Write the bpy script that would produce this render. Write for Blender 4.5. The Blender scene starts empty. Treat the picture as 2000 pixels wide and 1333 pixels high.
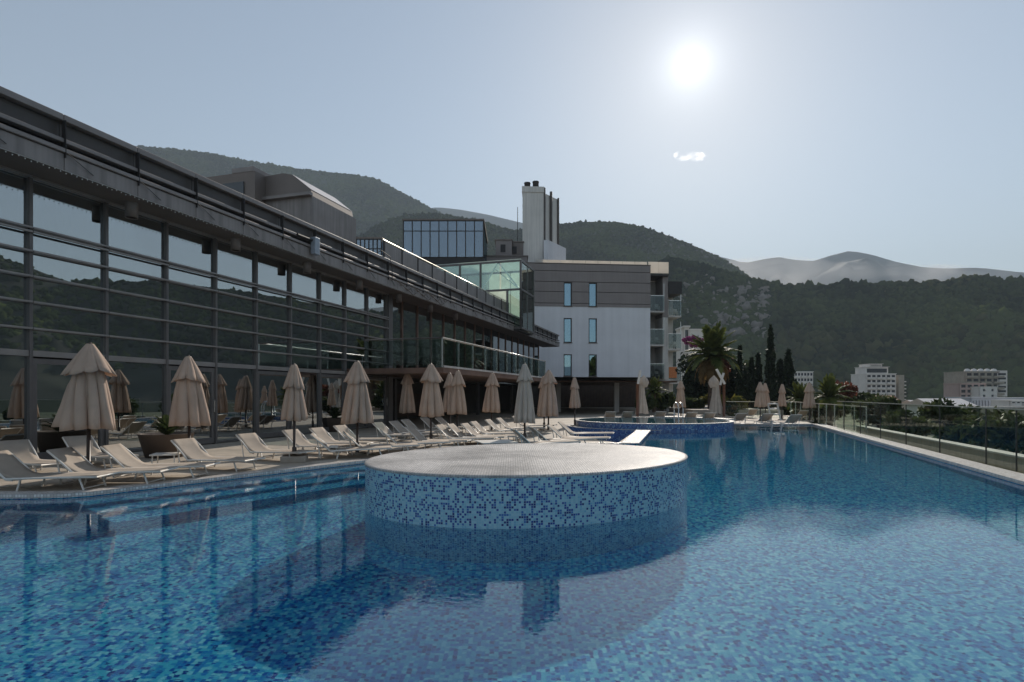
import bpy, bmesh, math, random
import numpy as np
from mathutils import Vector, Matrix, geometry, noise as mnoise

# ------------------------------------------------------------------ camera, sky, sun, exposure
S = bpy.context.scene
COL = S.collection
F, EYE, HOR = 1140.0, 1.5, 771.0
cd = bpy.data.cameras.new('camera')
cam = bpy.data.objects.new('camera', cd)
COL.objects.link(cam)
S.camera = cam
cam.location = (0, 0, EYE)
cam.rotation_euler = (math.pi / 2, 0, 0)
cd.sensor_width = 36
cd.lens = 36 * F / 2000
cd.shift_y = (HOR - 666.5) / 2000
cd.clip_start, cd.clip_end = 0.05, 30000

SUN_EL, SUN_AZ = math.radians(28.4), math.radians(17.0)
SUN_DIR = Vector((math.sin(SUN_AZ) * math.cos(SUN_EL), math.cos(SUN_AZ) * math.cos(SUN_EL), math.sin(SUN_EL)))
w = bpy.data.worlds.new('World')
S.world = w
w.use_nodes = True
wn = w.node_tree
bg = wn.nodes['Background']
sky = wn.nodes.new('ShaderNodeTexSky')
sky.sky_type = 'NISHITA'
sky.sun_disc = False
sky.sun_elevation, sky.sun_rotation = SUN_EL, SUN_AZ
sky.air_density, sky.dust_density, sky.ozone_density = 1.0, 0.20, 1.2
hs = wn.nodes.new('ShaderNodeHueSaturation')
hs.inputs['Saturation'].default_value = 0.74
tin = wn.nodes.new('ShaderNodeVectorMath'); tin.operation = 'MULTIPLY'; tin.inputs[1].default_value = (1.0, .985, .905)
wn.links.new(sky.outputs[0], tin.inputs[0])
wn.links.new(tin.outputs[0], hs.inputs['Color'])
# the white aureole of the sun in hazy air: a fall-off with the angle from the sun
geo = wn.nodes.new('ShaderNodeTexCoord')
dot = wn.nodes.new('ShaderNodeVectorMath'); dot.operation = 'DOT_PRODUCT'
dot.inputs[1].default_value = SUN_DIR
wn.links.new(geo.outputs['Generated'], dot.inputs[0])
ac = wn.nodes.new('ShaderNodeMath'); ac.operation = 'ARCCOSINE'
wn.links.new(dot.outputs['Value'], ac.inputs[0])
fe_ = wn.nodes.new('ShaderNodeMath'); fe_.operation = 'MULTIPLY'; fe_.inputs[1].default_value = -1 / math.radians(1.65)
wn.links.new(ac.outputs[0], fe_.inputs[0])
ex = wn.nodes.new('ShaderNodeMath'); ex.operation = 'EXPONENT'; wn.links.new(fe_.outputs[0], ex.inputs[0])
ramp = wn.nodes.new('ShaderNodeMath'); ramp.operation = 'MULTIPLY'; ramp.inputs[1].default_value = 7.5
wn.links.new(ex.outputs[0], ramp.inputs[0])
adc = wn.nodes.new('ShaderNodeVectorMath'); adc.operation = 'ADD'
wn.links.new(hs.outputs[0], adc.inputs[0])
wn.links.new(ramp.outputs[0], adc.inputs[1])
wn.links.new(adc.outputs[0], bg.inputs['Color'])
bg.inputs['Strength'].default_value = 0.122

sl = bpy.data.lights.new('sun', 'SUN')
sl.energy, sl.angle, sl.color = 5.0, math.radians(0.53), (1.0, 0.91, 0.80)
sun = bpy.data.objects.new('sun', sl)
COL.objects.link(sun)
sun.rotation_euler = (-SUN_DIR).to_track_quat('-Z', 'Y').to_euler()
sl.cycles.is_caustics_light = True

vs = S.view_settings
vs.view_transform, vs.look, vs.exposure, vs.gamma, vs.use_curve_mapping = 'Standard', 'None', 0.27, 1.0, False
S.cycles.use_denoising = True
S.cycles.max_bounces = 10
S.cycles.transparent_max_bounces = 12
S.cycles.sample_clamp_indirect = 4.0

rnd = random.Random(7)
RNG = np.random.default_rng(11)

# ------------------------------------------------------------------ helpers
def at(px, py, Y):
    return Vector(((px - 1000) / F * Y, Y, EYE + (HOR - py) / F * Y))

def gnd(px, py, z=0.0):
    return at(px, py, (EYE - z) * F / (py - HOR))

class MB:
    def __init__(s):
        s.v, s.f, s.uv = [], [], None
    def quad(s, a, b, c, d):
        n = len(s.v); s.v += [tuple(a), tuple(b), tuple(c), tuple(d)]; s.f.append((n, n + 1, n + 2, n + 3)); return s
    def box(s, x0, x1, y0, y1, z0, z1, M=None):
        n = len(s.v)
        p = [(x0, y0, z0), (x1, y0, z0), (x1, y1, z0), (x0, y1, z0), (x0, y0, z1), (x1, y0, z1), (x1, y1, z1), (x0, y1, z1)]
        if M is not None: p = [tuple(M @ Vector(q)) for q in p]
        s.v += p
        s.f += [tuple(n + i for i in q) for q in ((0, 3, 2, 1), (4, 5, 6, 7), (0, 1, 5, 4), (1, 2, 6, 5), (2, 3, 7, 6), (3, 0, 4, 7))]
        return s
    def bar(s, p, q, wd, ht=None, up=(0, 0, 1)):
        p, q = Vector(p), Vector(q); d = q - p; L = d.length
        if L < 1e-6: return s
        x = d / L; u = Vector(up)
        if abs(x.dot(u)) > .98: u = Vector((0, 1, 0))
        y = u.cross(x).normalized(); z = x.cross(y)
        M = Matrix((x, y, z)).transposed().to_4x4(); M.translation = p
        ht = wd if ht is None else ht
        return s.box(0, L, -wd / 2, wd / 2, -ht / 2, ht / 2, M)
    def tube(s, pts, r, n=6, cap=True):
        pts = [Vector(p) for p in pts]; k = len(pts); rr = r if isinstance(r, (list, tuple)) else [r] * k
        base = len(s.v)
        for i, p in enumerate(pts):
            d = (pts[min(i + 1, k - 1)] - pts[max(i - 1, 0)]).normalized()
            u = Vector((0, 0, 1)) if abs(d.z) < .95 else Vector((1, 0, 0))
            a = d.cross(u).normalized(); b = d.cross(a)
            for j in range(n):
                t = 2 * math.pi * j / n
                s.v.append(tuple(p + (a * math.cos(t) + b * math.sin(t)) * rr[i]))
        for i in range(k - 1):
            for j in range(n):
                j2 = (j + 1) % n
                s.f.append((base + i * n + j, base + i * n + j2, base + (i + 1) * n + j2, base + (i + 1) * n + j))
        if cap:
            s.f.append(tuple(base + j for j in range(n))); s.f.append(tuple(base + (k - 1) * n + j for j in range(n))[::-1])
        return s
    def lathe(s, prof, n=16, c=(0, 0), cap=False):
        base = len(s.v)
        for r, z in prof:
            for j in range(n):
                t = 2 * math.pi * j / n
                s.v.append((c[0] + r * math.cos(t), c[1] + r * math.sin(t), z))
        for i in range(len(prof) - 1):
            for j in range(n):
                j2 = (j + 1) % n
                s.f.append((base + i * n + j, base + i * n + j2, base + (i + 1) * n + j2, base + (i + 1) * n + j))
        if cap:
            s.f.append(tuple(base + j for j in range(n))[::-1]); s.f.append(tuple(base + (len(prof) - 1) * n + j for j in range(n)))
        return s
    def poly(s, pts, z):
        n = len(s.v); s.v += [(p[0], p[1], z) for p in pts]; s.f.append(tuple(range(n, n + len(pts)))); return s
    def prism(s, pts, z0, z1):
        n = len(s.v); k = len(pts)
        s.v += [(p[0], p[1], z0) for p in pts] + [(p[0], p[1], z1) for p in pts]
        s.f += [tuple(range(n, n + k))[::-1], tuple(range(n + k, n + 2 * k))]
        for i in range(k):
            j = (i + 1) % k
            s.f.append((n + i, n + j, n + k + j, n + k + i))
        return s
    def build(s, name, m, parent=None, smooth=False, loc=None, kind=None, label=None, bevel=0):
        me = bpy.data.meshes.new(name); me.from_pydata(s.v, [], s.f); me.update()
        me.materials.append(m)
        if smooth: me.polygons.foreach_set('use_smooth', [True] * len(me.polygons))
        return link(name, me, parent, loc, kind, label, bevel)

def link(name, me, parent=None, loc=None, kind=None, label=None, bevel=0):
    o = bpy.data.objects.new(name, me); COL.objects.link(o)
    if parent is not None: o.parent = parent
    if loc is not None: o.location = loc
    if kind: o['kind'] = kind
    if label: o['label'] = label
    if bevel:
        b = o.modifiers.new('bevel', 'BEVEL'); b.width = bevel; b.segments = 2; b.limit_method = 'ANGLE'
    return o

def thing(name, label, cat, loc=(0, 0, 0), rz=0.0, group=None):
    o = bpy.data.objects.new(name, None); COL.objects.link(o)
    o.empty_display_size = .2; o.location = loc; o.rotation_euler = (0, 0, rz)
    o['label'] = label; o['category'] = cat
    if group: o['group'] = group
    return o

def tag(o, label, cat, group=None):
    o['label'] = label; o['category'] = cat
    if group: o['group'] = group
    return o

def kids(o): return [c for c in bpy.data.objects if c.parent is o]

def dup(root, label, loc, rz, group=None, tree=None):
    r = root.copy(); COL.objects.link(r); r.location = loc; r.rotation_euler = (0, 0, rz); r['label'] = label
    if group: r['group'] = group
    for ch, subs in tree:
        c = ch.copy(); COL.objects.link(c); c.parent = r
        for g in subs:
            d = g.copy(); COL.objects.link(d); d.parent = c
    return r

def tree_of(root): return [(c, kids(c)) for c in kids(root)]

def uv_mesh(name, verts, faces, uvs, m, parent=None, kind=None, smooth=False):
    me = bpy.data.meshes.new(name); me.from_pydata(verts, [], faces); me.update()
    lay = me.uv_layers.new(name='UVMap')
    for p in me.polygons:
        for li in p.loop_indices: lay.data[li].uv = uvs[me.loops[li].vertex_index]
    if smooth: me.polygons.foreach_set('use_smooth', [True] * len(me.polygons))
    me.materials.append(m)
    return link(name, me, parent, None, kind)

# ------------------------------------------------------------------ materials
def nodes(m): return m.node_tree.nodes, m.node_tree.links

def pm(name, col, rough=.6, metal=0, var=.12, scale=6.0, bump=0.0, bscale=40.0, spec=.5, streak=0.0, trans=0.0, coord='Object', var2=None, sscale=1.0):
    m = bpy.data.materials.new(name); m.use_nodes = True; n, l = nodes(m)
    b = n['Principled BSDF']; b.inputs['Roughness'].default_value = rough; b.inputs['Metallic'].default_value = metal
    b.inputs['Specular IOR Level'].default_value = spec
    tc = n.new('ShaderNodeTexCoord')
    nz = n.new('ShaderNodeTexNoise'); nz.inputs['Scale'].default_value = scale; nz.inputs['Detail'].default_value = 6
    l.new(tc.outputs[coord], nz.inputs['Vector'])
    mr = n.new('ShaderNodeMapRange'); mr.inputs['From Min'].default_value = .3; mr.inputs['From Max'].default_value = .7
    mr.inputs['To Min'].default_value = 1 - var; mr.inputs['To Max'].default_value = 1 + var
    l.new(nz.outputs['Fac'], mr.inputs['Value'])
    mx = n.new('ShaderNodeMix'); mx.data_type = 'RGBA'; mx.blend_type = 'MULTIPLY'; mx.inputs['Factor'].default_value = 1
    mx.inputs['A'].default_value = (*col, 1)
    if var2:
        m2 = n.new('ShaderNodeMix'); m2.data_type = 'RGBA'; m2.inputs['A'].default_value = (*col, 1); m2.inputs['B'].default_value = (*var2, 1)
        n2 = n.new('ShaderNodeTexNoise'); n2.inputs['Scale'].default_value = scale * .37; n2.inputs['Detail'].default_value = 3
        l.new(tc.outputs[coord], n2.inputs['Vector'])
        r2 = n.new('ShaderNodeMapRange'); r2.inputs['From Min'].default_value = .42; r2.inputs['From Max'].default_value = .6
        l.new(n2.outputs['Fac'], r2.inputs['Value']); l.new(r2.outputs[0], m2.inputs['Factor']); l.new(m2.outputs['Result'], mx.inputs['A'])
    val = mr.outputs[0]
    if streak:
        mp = n.new('ShaderNodeMapping'); mp.inputs['Scale'].default_value = (3 * sscale, 3 * sscale, .12 * sscale); l.new(tc.outputs[coord], mp.inputs['Vector'])
        ns = n.new('ShaderNodeTexNoise'); ns.inputs['Scale'].default_value = 2.0; ns.inputs['Detail'].default_value = 5; l.new(mp.outputs[0], ns.inputs['Vector'])
        ms = n.new('ShaderNodeMapRange'); ms.inputs['From Min'].default_value = .35; ms.inputs['From Max'].default_value = .7
        ms.inputs['To Min'].default_value = 1 + streak * .4; ms.inputs['To Max'].default_value = 1 - streak; l.new(ns.outputs['Fac'], ms.inputs['Value'])
        mu = n.new('ShaderNodeMath'); mu.operation = 'MULTIPLY'; l.new(val, mu.inputs[0]); l.new(ms.outputs[0], mu.inputs[1]); val = mu.outputs[0]
    l.new(val, mx.inputs['B']); l.new(mx.outputs['Result'], b.inputs['Base Color'])
    if bump:
        nb = n.new('ShaderNodeTexNoise'); nb.inputs['Scale'].default_value = bscale; nb.inputs['Detail'].default_value = 4
        l.new(tc.outputs[coord], nb.inputs['Vector'])
        bp = n.new('ShaderNodeBump'); bp.inputs['Strength'].default_value = bump; bp.inputs['Distance'].default_value = .02
        l.new(nb.outputs['Fac'], bp.inputs['Height']); l.new(bp.outputs[0], b.inputs['Normal'])
    if trans:
        t = n.new('ShaderNodeBsdfTranslucent'); l.new(mx.outputs['Result'], t.inputs['Color'])
        ms = n.new('ShaderNodeMixShader'); ms.inputs[0].default_value = trans
        l.new(b.outputs[0], ms.inputs[1]); l.new(t.outputs[0], ms.inputs[2]); l.new(ms.outputs[0], n['Material Output'].inputs['Surface'])
    return m

def mosaic(name, palette, grout, pitch=.032, rough=.12, bump=.25, clump=0.0, gw=.1, spec=.5):
    """small square glass tiles, colour per tile drawn from a palette [(stop, rgb)...]"""
    m = bpy.data.materials.new(name); m.use_nodes = True; n, l = nodes(m); b = n['Principled BSDF']; b.inputs['Specular IOR Level'].default_value = spec
    uv = n.new('ShaderNodeUVMap'); sc = n.new('ShaderNodeVectorMath'); sc.operation = 'SCALE'; sc.inputs['Scale'].default_value = 1 / pitch
    l.new(uv.outputs[0], sc.inputs[0])
    fl = n.new('ShaderNodeVectorMath'); fl.operation = 'FLOOR'; l.new(sc.outputs[0], fl.inputs[0])
    wnz = n.new('ShaderNodeTexWhiteNoise'); wnz.noise_dimensions = '2D'; l.new(fl.outputs[0], wnz.inputs['Vector'])
    fac = wnz.outputs['Value']
    if clump:
        cn = n.new('ShaderNodeTexNoise'); cn.inputs['Scale'].default_value = .22; cn.inputs['Detail'].default_value = 2; l.new(fl.outputs[0], cn.inputs['Vector'])
        r = n.new('ShaderNodeMapRange'); r.inputs['From Min'].default_value = .3; r.inputs['From Max'].default_value = .7
        r.inputs['To Min'].default_value = -clump; r.inputs['To Max'].default_value = clump; l.new(cn.outputs['Fac'], r.inputs['Value'])
        ad = n.new('ShaderNodeMath'); ad.operation = 'ADD'; ad.use_clamp = True; l.new(fac, ad.inputs[0]); l.new(r.outputs[0], ad.inputs[1]); fac = ad.outputs[0]
    cr = n.new('ShaderNodeValToRGB'); cr.color_ramp.interpolation = 'CONSTANT'; e = cr.color_ramp.elements
    while len(e) < len(palette): e.new(.5)
    for i, (p, c) in enumerate(palette): e[i].position = p; e[i].color = (*c, 1)
    l.new(fac, cr.inputs[0])
    fr = n.new('ShaderNodeVectorMath'); fr.operation = 'FRACTION'; l.new(sc.outputs[0], fr.inputs[0])
    ce = n.new('ShaderNodeVectorMath'); ce.operation = 'SUBTRACT'; ce.inputs[1].default_value = (.5, .5, 0); l.new(fr.outputs[0], ce.inputs[0])
    ab = n.new('ShaderNodeVectorMath'); ab.operation = 'ABSOLUTE'; l.new(ce.outputs[0], ab.inputs[0])
    sp = n.new('ShaderNodeSeparateXYZ'); l.new(ab.outputs[0], sp.inputs[0])
    mxm = n.new('ShaderNodeMath'); mxm.operation = 'MAXIMUM'; l.new(sp.outputs[0], mxm.inputs[0]); l.new(sp.outputs[1], mxm.inputs[1])
    gr = n.new('ShaderNodeMapRange'); gr.inputs['From Min'].default_value = .5 - gw; gr.inputs['From Max'].default_value = .5 - gw * .5; l.new(mxm.outputs[0], gr.inputs['Value'])
    mx = n.new('ShaderNodeMix'); mx.data_type = 'RGBA'; l.new(gr.outputs[0], mx.inputs['Factor']); l.new(cr.outputs[0], mx.inputs['A']); mx.inputs['B'].default_value = (*grout, 1)
    l.new(mx.outputs['Result'], b.inputs['Base Color'])
    rr = n.new('ShaderNodeMapRange'); rr.inputs['To Min'].default_value = rough; rr.inputs['To Max'].default_value = .6; l.new(gr.outputs[0], rr.inputs['Value']); l.new(rr.outputs[0], b.inputs['Roughness'])
    if bump:
        iv = n.new('ShaderNodeMath'); iv.operation = 'SUBTRACT'; iv.inputs[0].default_value = 1; l.new(gr.outputs[0], iv.inputs[1])
        tl = n.new('ShaderNodeMath'); tl.operation = 'MULTIPLY_ADD'; tl.inputs[1].default_value = .35; l.new(wnz.outputs['Value'], tl.inputs[0]); l.new(iv.outputs[0], tl.inputs[2])
        bp = n.new('ShaderNodeBump'); bp.inputs['Strength'].default_value = bump; bp.inputs['Distance'].default_value = .003; l.new(tl.outputs[0], bp.inputs['Height']); l.new(bp.outputs[0], b.inputs['Normal'])
    return m

def glass(name, tint, base=.12, rough=0.0, gtint=(1, 1, 1), wob=0.0, top=1.0):
    """thin pane: tinted transmission plus a reflection that grows towards grazing"""
    m = bpy.data.materials.new(name); m.use_nodes = True; n, l = nodes(m); n.remove(n['Principled BSDF'])
    t = n.new('ShaderNodeBsdfTransparent'); t.inputs[0].default_value = (*tint, 1)
    g = n.new('ShaderNodeBsdfGlossy'); g.inputs['Roughness'].default_value = rough; g.inputs['Color'].default_value = (*gtint, 1)
    lw = n.new('ShaderNodeFresnel'); lw.inputs['IOR'].default_value = 1.5
    mr = n.new('ShaderNodeMapRange'); mr.inputs['From Min'].default_value = 0.04; mr.inputs['To Min'].default_value = base; mr.inputs['To Max'].default_value = top
    l.new(lw.outputs[0], mr.inputs['Value'])
    if wob:
        tc = n.new('ShaderNodeTexCoord'); nz = n.new('ShaderNodeTexNoise'); nz.inputs['Scale'].default_value = .9; nz.inputs['Detail'].default_value = 1; gpos = n.new('ShaderNodeNewGeometry'); l.new(gpos.outputs['Position'], nz.inputs['Vector'])
        bp = n.new('ShaderNodeBump'); bp.inputs['Strength'].default_value = wob; bp.inputs['Distance'].default_value = .02; l.new(nz.outputs['Fac'], bp.inputs['Height']); l.new(bp.outputs[0], g.inputs['Normal'])
    mx = n.new('ShaderNodeMixShader'); l.new(mr.outputs[0], mx.inputs[0]); l.new(t.outputs[0], mx.inputs[1]); l.new(g.outputs[0], mx.inputs[2])
    l.new(mx.outputs[0], n['Material Output'].inputs['Surface'])
    return m

def leafmat(name, c1, c2, scale=.8, trans=.35, spec=.3):
    m = bpy.data.materials.new(name); m.use_nodes = True; n, l = nodes(m); b = n['Principled BSDF']; b.inputs['Roughness'].default_value = .55
    b.inputs['Specular IOR Level'].default_value = spec
    tc = n.new('ShaderNodeTexCoord'); nz = n.new('ShaderNodeTexNoise'); nz.inputs['Scale'].default_value = scale; nz.inputs['Detail'].default_value = 5; l.new(tc.outputs['Object'], nz.inputs['Vector'])
    mr = n.new('ShaderNodeMapRange'); mr.inputs['From Min'].default_value = .35; mr.inputs['From Max'].default_value = .65; l.new(nz.outputs['Fac'], mr.inputs['Value'])
    gi = n.new('ShaderNodeNewGeometry'); ad = n.new('ShaderNodeMath'); ad.operation = 'MULTIPLY_ADD'; ad.inputs[1].default_value = .6; ad.use_clamp = True
    sb = n.new('ShaderNodeMath'); sb.operation = 'SUBTRACT'; sb.inputs[1].default_value = .5; l.new(gi.outputs['Random Per Island'], sb.inputs[0])
    l.new(sb.outputs[0], ad.inputs[0]); l.new(mr.outputs[0], ad.inputs[2])
    mx = n.new('ShaderNodeMix'); mx.data_type = 'RGBA'; mx.inputs['A'].default_value = (*c1, 1); mx.inputs['B'].default_value = (*c2, 1); l.new(ad.outputs[0], mx.inputs['Factor'])
    l.new(mx.outputs['Result'], b.inputs['Base Color'])
    t = n.new('ShaderNodeBsdfTranslucent'); l.new(mx.outputs['Result'], t.inputs['Color'])
    ms = n.new('ShaderNodeMixShader'); ms.inputs[0].default_value = trans; l.new(b.outputs[0], ms.inputs[1]); l.new(t.outputs[0], ms.inputs[2]); l.new(ms.outputs[0], n['Material Output'].inputs['Surface'])
    return m

M = dict(
    deck=pm('deck_stone', (.42, .36, .29), .8, var=.18, scale=2.5, bump=.25, bscale=25, var2=(.36, .31, .25)),
    coping=mosaic('white_mosaic', [(0, (.62, .58, .55)), (.3, (.72, .68, .65)), (.6, (.55, .50, .47)), (.8, (.78, .75, .72))], (.36, .34, .32), .045, .18, .5, gw=.14),
    wall_tile=mosaic('blue_mosaic', [(0, (.26, .50, .60)), (.30, (.33, .56, .64)), (.56, (.18, .42, .57)), (.64, (.018, .06, .27)), (.82, (.012, .03, .16)), (.90, (.04, .15, .40))], (.33, .48, .56), .029, .12, .4, clump=.12),
    jac_tile=mosaic('navy_mosaic', [(0, (.05, .11, .32)), (.30, (.12, .24, .44)), (.5, (.03, .06, .22)), (.7, (.26, .38, .50)), (.85, (.05, .16, .40))], (.14, .2, .3), .055, .15, .4),
    pool_tile=mosaic('pool_mosaic', [(0, (.06, .44, .60)), (.26, (.025, .29, .55)), (.44, (.17, .58, .68)), (.62, (.014, .12, .40)), (.78, (.008, .055, .26)), (.86, (.018, .21, .51))], (.06, .38, .52), .037, .7, 0, clump=.2, gw=.05, spec=.02),
    white_tile=mosaic('wet_white_mosaic', [(0, (.56, .53, .51)), (.4, (.64, .61, .58)), (.75, (.49, .47, .45))], (.33, .32, .31), .032, .45, .9, gw=.12, spec=.05),
    alu=pm('grey_aluminium', (.15, .14, .137), .45, .3, .1, 3, streak=.15),
    bar=pm('light_aluminium', (.30, .28, .27), .4, .35, .1, 3),
    fascia=pm('fascia_sheet', (.26, .235, .225), .5, .15, .12, 1.2, streak=.25),
    ledge=pm('ledge_sheet', (.25, .225, .215), .45, .25, .15, 1.5),
    brownsheet=pm('brown_grey_sheet', (.075, .066, .062), .5, .1, .12, 1.2),
    dark=pm('dark_sheet', (.035, .032, .032), .6, 0, .2, 2),
    soffit=pm('soffit_board', (.13, .115, .105), .7, 0, .1, 1.5),
    lampm=pm('lamp_metal', (.22, .20, .19), .5, .2),
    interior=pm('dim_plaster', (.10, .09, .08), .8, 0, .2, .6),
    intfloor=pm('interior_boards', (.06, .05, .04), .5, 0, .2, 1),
    curtain=pm('grey_curtain', (.22, .23, .23), .9, 0, .15, 1, trans=.3),
    spandrel=pm('spandrel_board', (.17, .145, .125), .7, 0, .1, 1),
    planks=pm('brown_plank', (.11, .075, .055), .7, 0, .25, 2),
    copper=pm('brown_edge', (.19, .115, .085), .55, .1, .25, 1.5),
    concrete=pm('pale_concrete', (.58, .55, .52), .85, 0, .1, .8, streak=.18),
    white_r=pm('white_render', (.80, .80, .83), .85, 0, .05, .5, bump=.08, bscale=30, streak=.05, sscale=.35),
    brown_r=pm('brown_render', (.30, .265, .255), .85, 0, .06, .5, streak=.06),
    roofgrey=pm('roof_sheet', (.20, .17, .155), .6, .1, .1, .8),
    paleroof=pm('pale_roof_panel', (.80, .68, .58), .28, .55, .1, .8),
    steel=pm('brushed_steel', (.6, .6, .58), .25, .9, .05),
    white_m=pm('white_metal', (.72, .68, .62), .4, 0, .06, 5),
    sling=pm('sling_mesh', (.49, .415, .34), .85, 0, .08, 4, bump=.2, bscale=120, trans=.22),
    canvas=pm('beige_canvas', (.60, .45, .35), .9, 0, .1, 3, bump=.12, bscale=90, trans=.22, streak=.08),
    canvas2=pm('grey_beige_canvas', (.60, .53, .46), .9, 0, .1, 3, bump=.12, bscale=90, trans=.2, streak=.08),
    wood=pm('dark_wood', (.045, .028, .02), .4, 0, .3, 6),
    redwood=pm('red_brown_wood', (.16, .07, .04), .5, 0, .25, 6),
    towerc=pm('tower_concrete', (.76, .73, .69), .85, 0, .07, .5, streak=.14),
    flue=pm('flue_sheet', (.10, .085, .075), .55, .2, .15, 1),
    stone=pm('base_stone', (.36, .31, .26), .85, 0, .15, 4, bump=.3),
    planter=pm('brown_planter', (.15, .115, .095), .7, 0, .12, 3),
    bark=pm('palm_bark', (.10, .07, .05), .9, 0, .35, 6, bump=.8, bscale=12),
    pane=glass('facade_glass', (.34, .36, .36), .46, 0, (.88, .94, .96), .06),
    panegreen=glass('green_glass', (.84, .93, .89), .16, 0, (.85, .95, .92)),
    panetower=glass('grey_blue_glass', (.30, .36, .42), .42, .04, (.48, .56, .64), .05),
    panewin=glass('window_glass', (.12, .14, .15), .40, 0, (.55, .82, 1.0), .05),  # blue of the sky behind the viewer is put into the reflection colour
    rail=glass('rail_glass', (.88, .92, .87), .02, 0, top=.10),
    balc=glass('balcony_glass', (.62, .68, .67), .03, 0, (.9, .95, .95), top=.4),
    railgrey=glass('grey_glass', (.66, .70, .70), .05, 0, (.8, .9, .92)),
    railtop=pm('rail_top', (.62, .6, .5), .3, .5),
    palm=leafmat('palm_leaf', (.045, .07, .018), (.15, .17, .045), 1.5),
    palmdry=leafmat('dry_palm_leaf', (.16, .10, .04), (.24, .17, .08), 1.5),
    cyp=leafmat('cypress_leaf', (.012, .02, .01), (.035, .05, .022), 2.0, .12),
    bush=leafmat('bush_leaf', (.025, .042, .016), (.085, .105, .035), 1.2),
    yel=leafmat('yellow_green_leaf', (.10, .11, .02), (.24, .20, .05), 1.5),
    red=leafmat('red_leaf', (.10, .03, .02), (.22, .07, .035), 1.5),
    purple=leafmat('bougainvillea_leaf', (.16, .03, .12), (.30, .06, .20), 2),
    forest=leafmat('forest_leaf', (.012, .026, .011), (.085, .112, .036), .012, .22, 0),
    litforest=leafmat('sunlit_forest_leaf', (.035, .048, .018), (.10, .11, .042), .05, .25, 0),  # paler leaves: sunlight on the crowns is put into the colour
    rock=pm('pale_rock', (.20, .18, .155), .95, 0, .3, .2),
    town=pm('town_plaster', (.74, .70, .66), .85, 0, .08, .3),
    townpink=pm('pink_plaster', (.46, .33, .29), .85, 0, .08, .3),
    towngrey=pm('blue_grey_plaster', (.44, .46, .50), .85, 0, .06, .3),
    tile_roof=pm('clay_roof', (.36, .17, .11), .8, 0, .2, 1),
    dkwin=pm('dark_window', (.035, .04, .045), .12, 0, .3, .5, spec=.8),
    ground=pm('dry_ground', (.10, .095, .06), .95, 0, .3, .05, var2=(.06, .075, .035)),
    wallbeige=pm('beige_wall', (.36, .32, .26), .85, 0, .1, .6, streak=.15),
)

# ------------------------------------------------------------------ ground, pool and deck
OUT0, OUTS = Vector((10.9, 14.96)), .3104          # outer line of the coping beside the glass fence
def outx(Y, off=0.0): return OUT0.x + off + (Y - OUT0.y) * OUTS
W = -0.06                                          # water level
JC, JR, JL = (6.75, 28.1), 3.69, 4.1               # raised round pool
POOL = [(-16, 1.2), (5.8, 1.2), (8.77, 10.0), (10.04, 13.8), (15.3, 29.7), (9.9, 29.7), (6.75, 28.1), (5.75, 24.4), (3.82, 17.8), (3.36, 17.8),
        (0.1, 17.75), (-1.0, 16.6), (-3.3, 13.26), (-6.45, 8.95), (-6.75, 8.78), (-7.2, 8.72), (-16, 8.72)]
TROUGH = [(3.30, 18.15), (5.05, 23.9), (5.6, 28.1), (2.35, 28.1), (2.15, 21.5)]
DECK = [(-60, -6), (outx(-6), -6), (outx(39.0), 39.0), (20.5, 45), (22, 90), (-60, 90)]

def tess(outer, holes, z, name, m, kind='structure', skirt=0):
    polys = [[Vector((p[0], p[1], z)) for p in outer]] + [[Vector((p[0], p[1], z)) for p in h] for h in holes]
    tri = geometry.tessellate_polygon(polys)
    v = [tuple(p) for q in polys for p in q]; f = [tuple(t) for t in tri]
    f = [t if (Vector(v[t[1]]) - Vector(v[t[0]])).cross(Vector(v[t[2]]) - Vector(v[t[0]])).z > 0 else t[::-1] for t in f]
    if skirt:
        k = len(outer); b = len(v); v += [(p[0], p[1], z - skirt) for p in outer]
        f += [(b + i, b + (i + 1) % k, (i + 1) % k, i) for i in range(k)]
    return uv_mesh(name, v, f, [(p[0], p[1]) for p in v], m, None, kind)

tess(DECK, [POOL, TROUGH], 0.0, 'pool_deck', M['deck'], skirt=7)

def wallstrip(pts, z0, z1, name, m, parent=None, kind=None, closed=False, flip=False, smooth=False):
    v, f, uv = [], [], []; s = 0; P = list(pts) + ([pts[0]] if closed else [])
    for i, p in enumerate(P):
        if i: s += math.hypot(p[0] - P[i - 1][0], p[1] - P[i - 1][1])
        v += [(p[0], p[1], z0), (p[0], p[1], z1)]; uv += [(s, z0), (s, z1)]
    for i in range(len(P) - 1):
        q = (2 * i, 2 * i + 2, 2 * i + 3, 2 * i + 1); f.append(q[::-1] if flip else q)
    return uv_mesh(name, v, f, uv, m, parent, kind, smooth)

PD = -1.70
recv = []
basin = tess(POOL, [], PD, 'pool_floor', M['pool_tile']); recv.append(basin)
recv.append(wallstrip(POOL, PD, 0.0, 'pool_wall', M['pool_tile'], None, 'structure', True, True))
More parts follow.
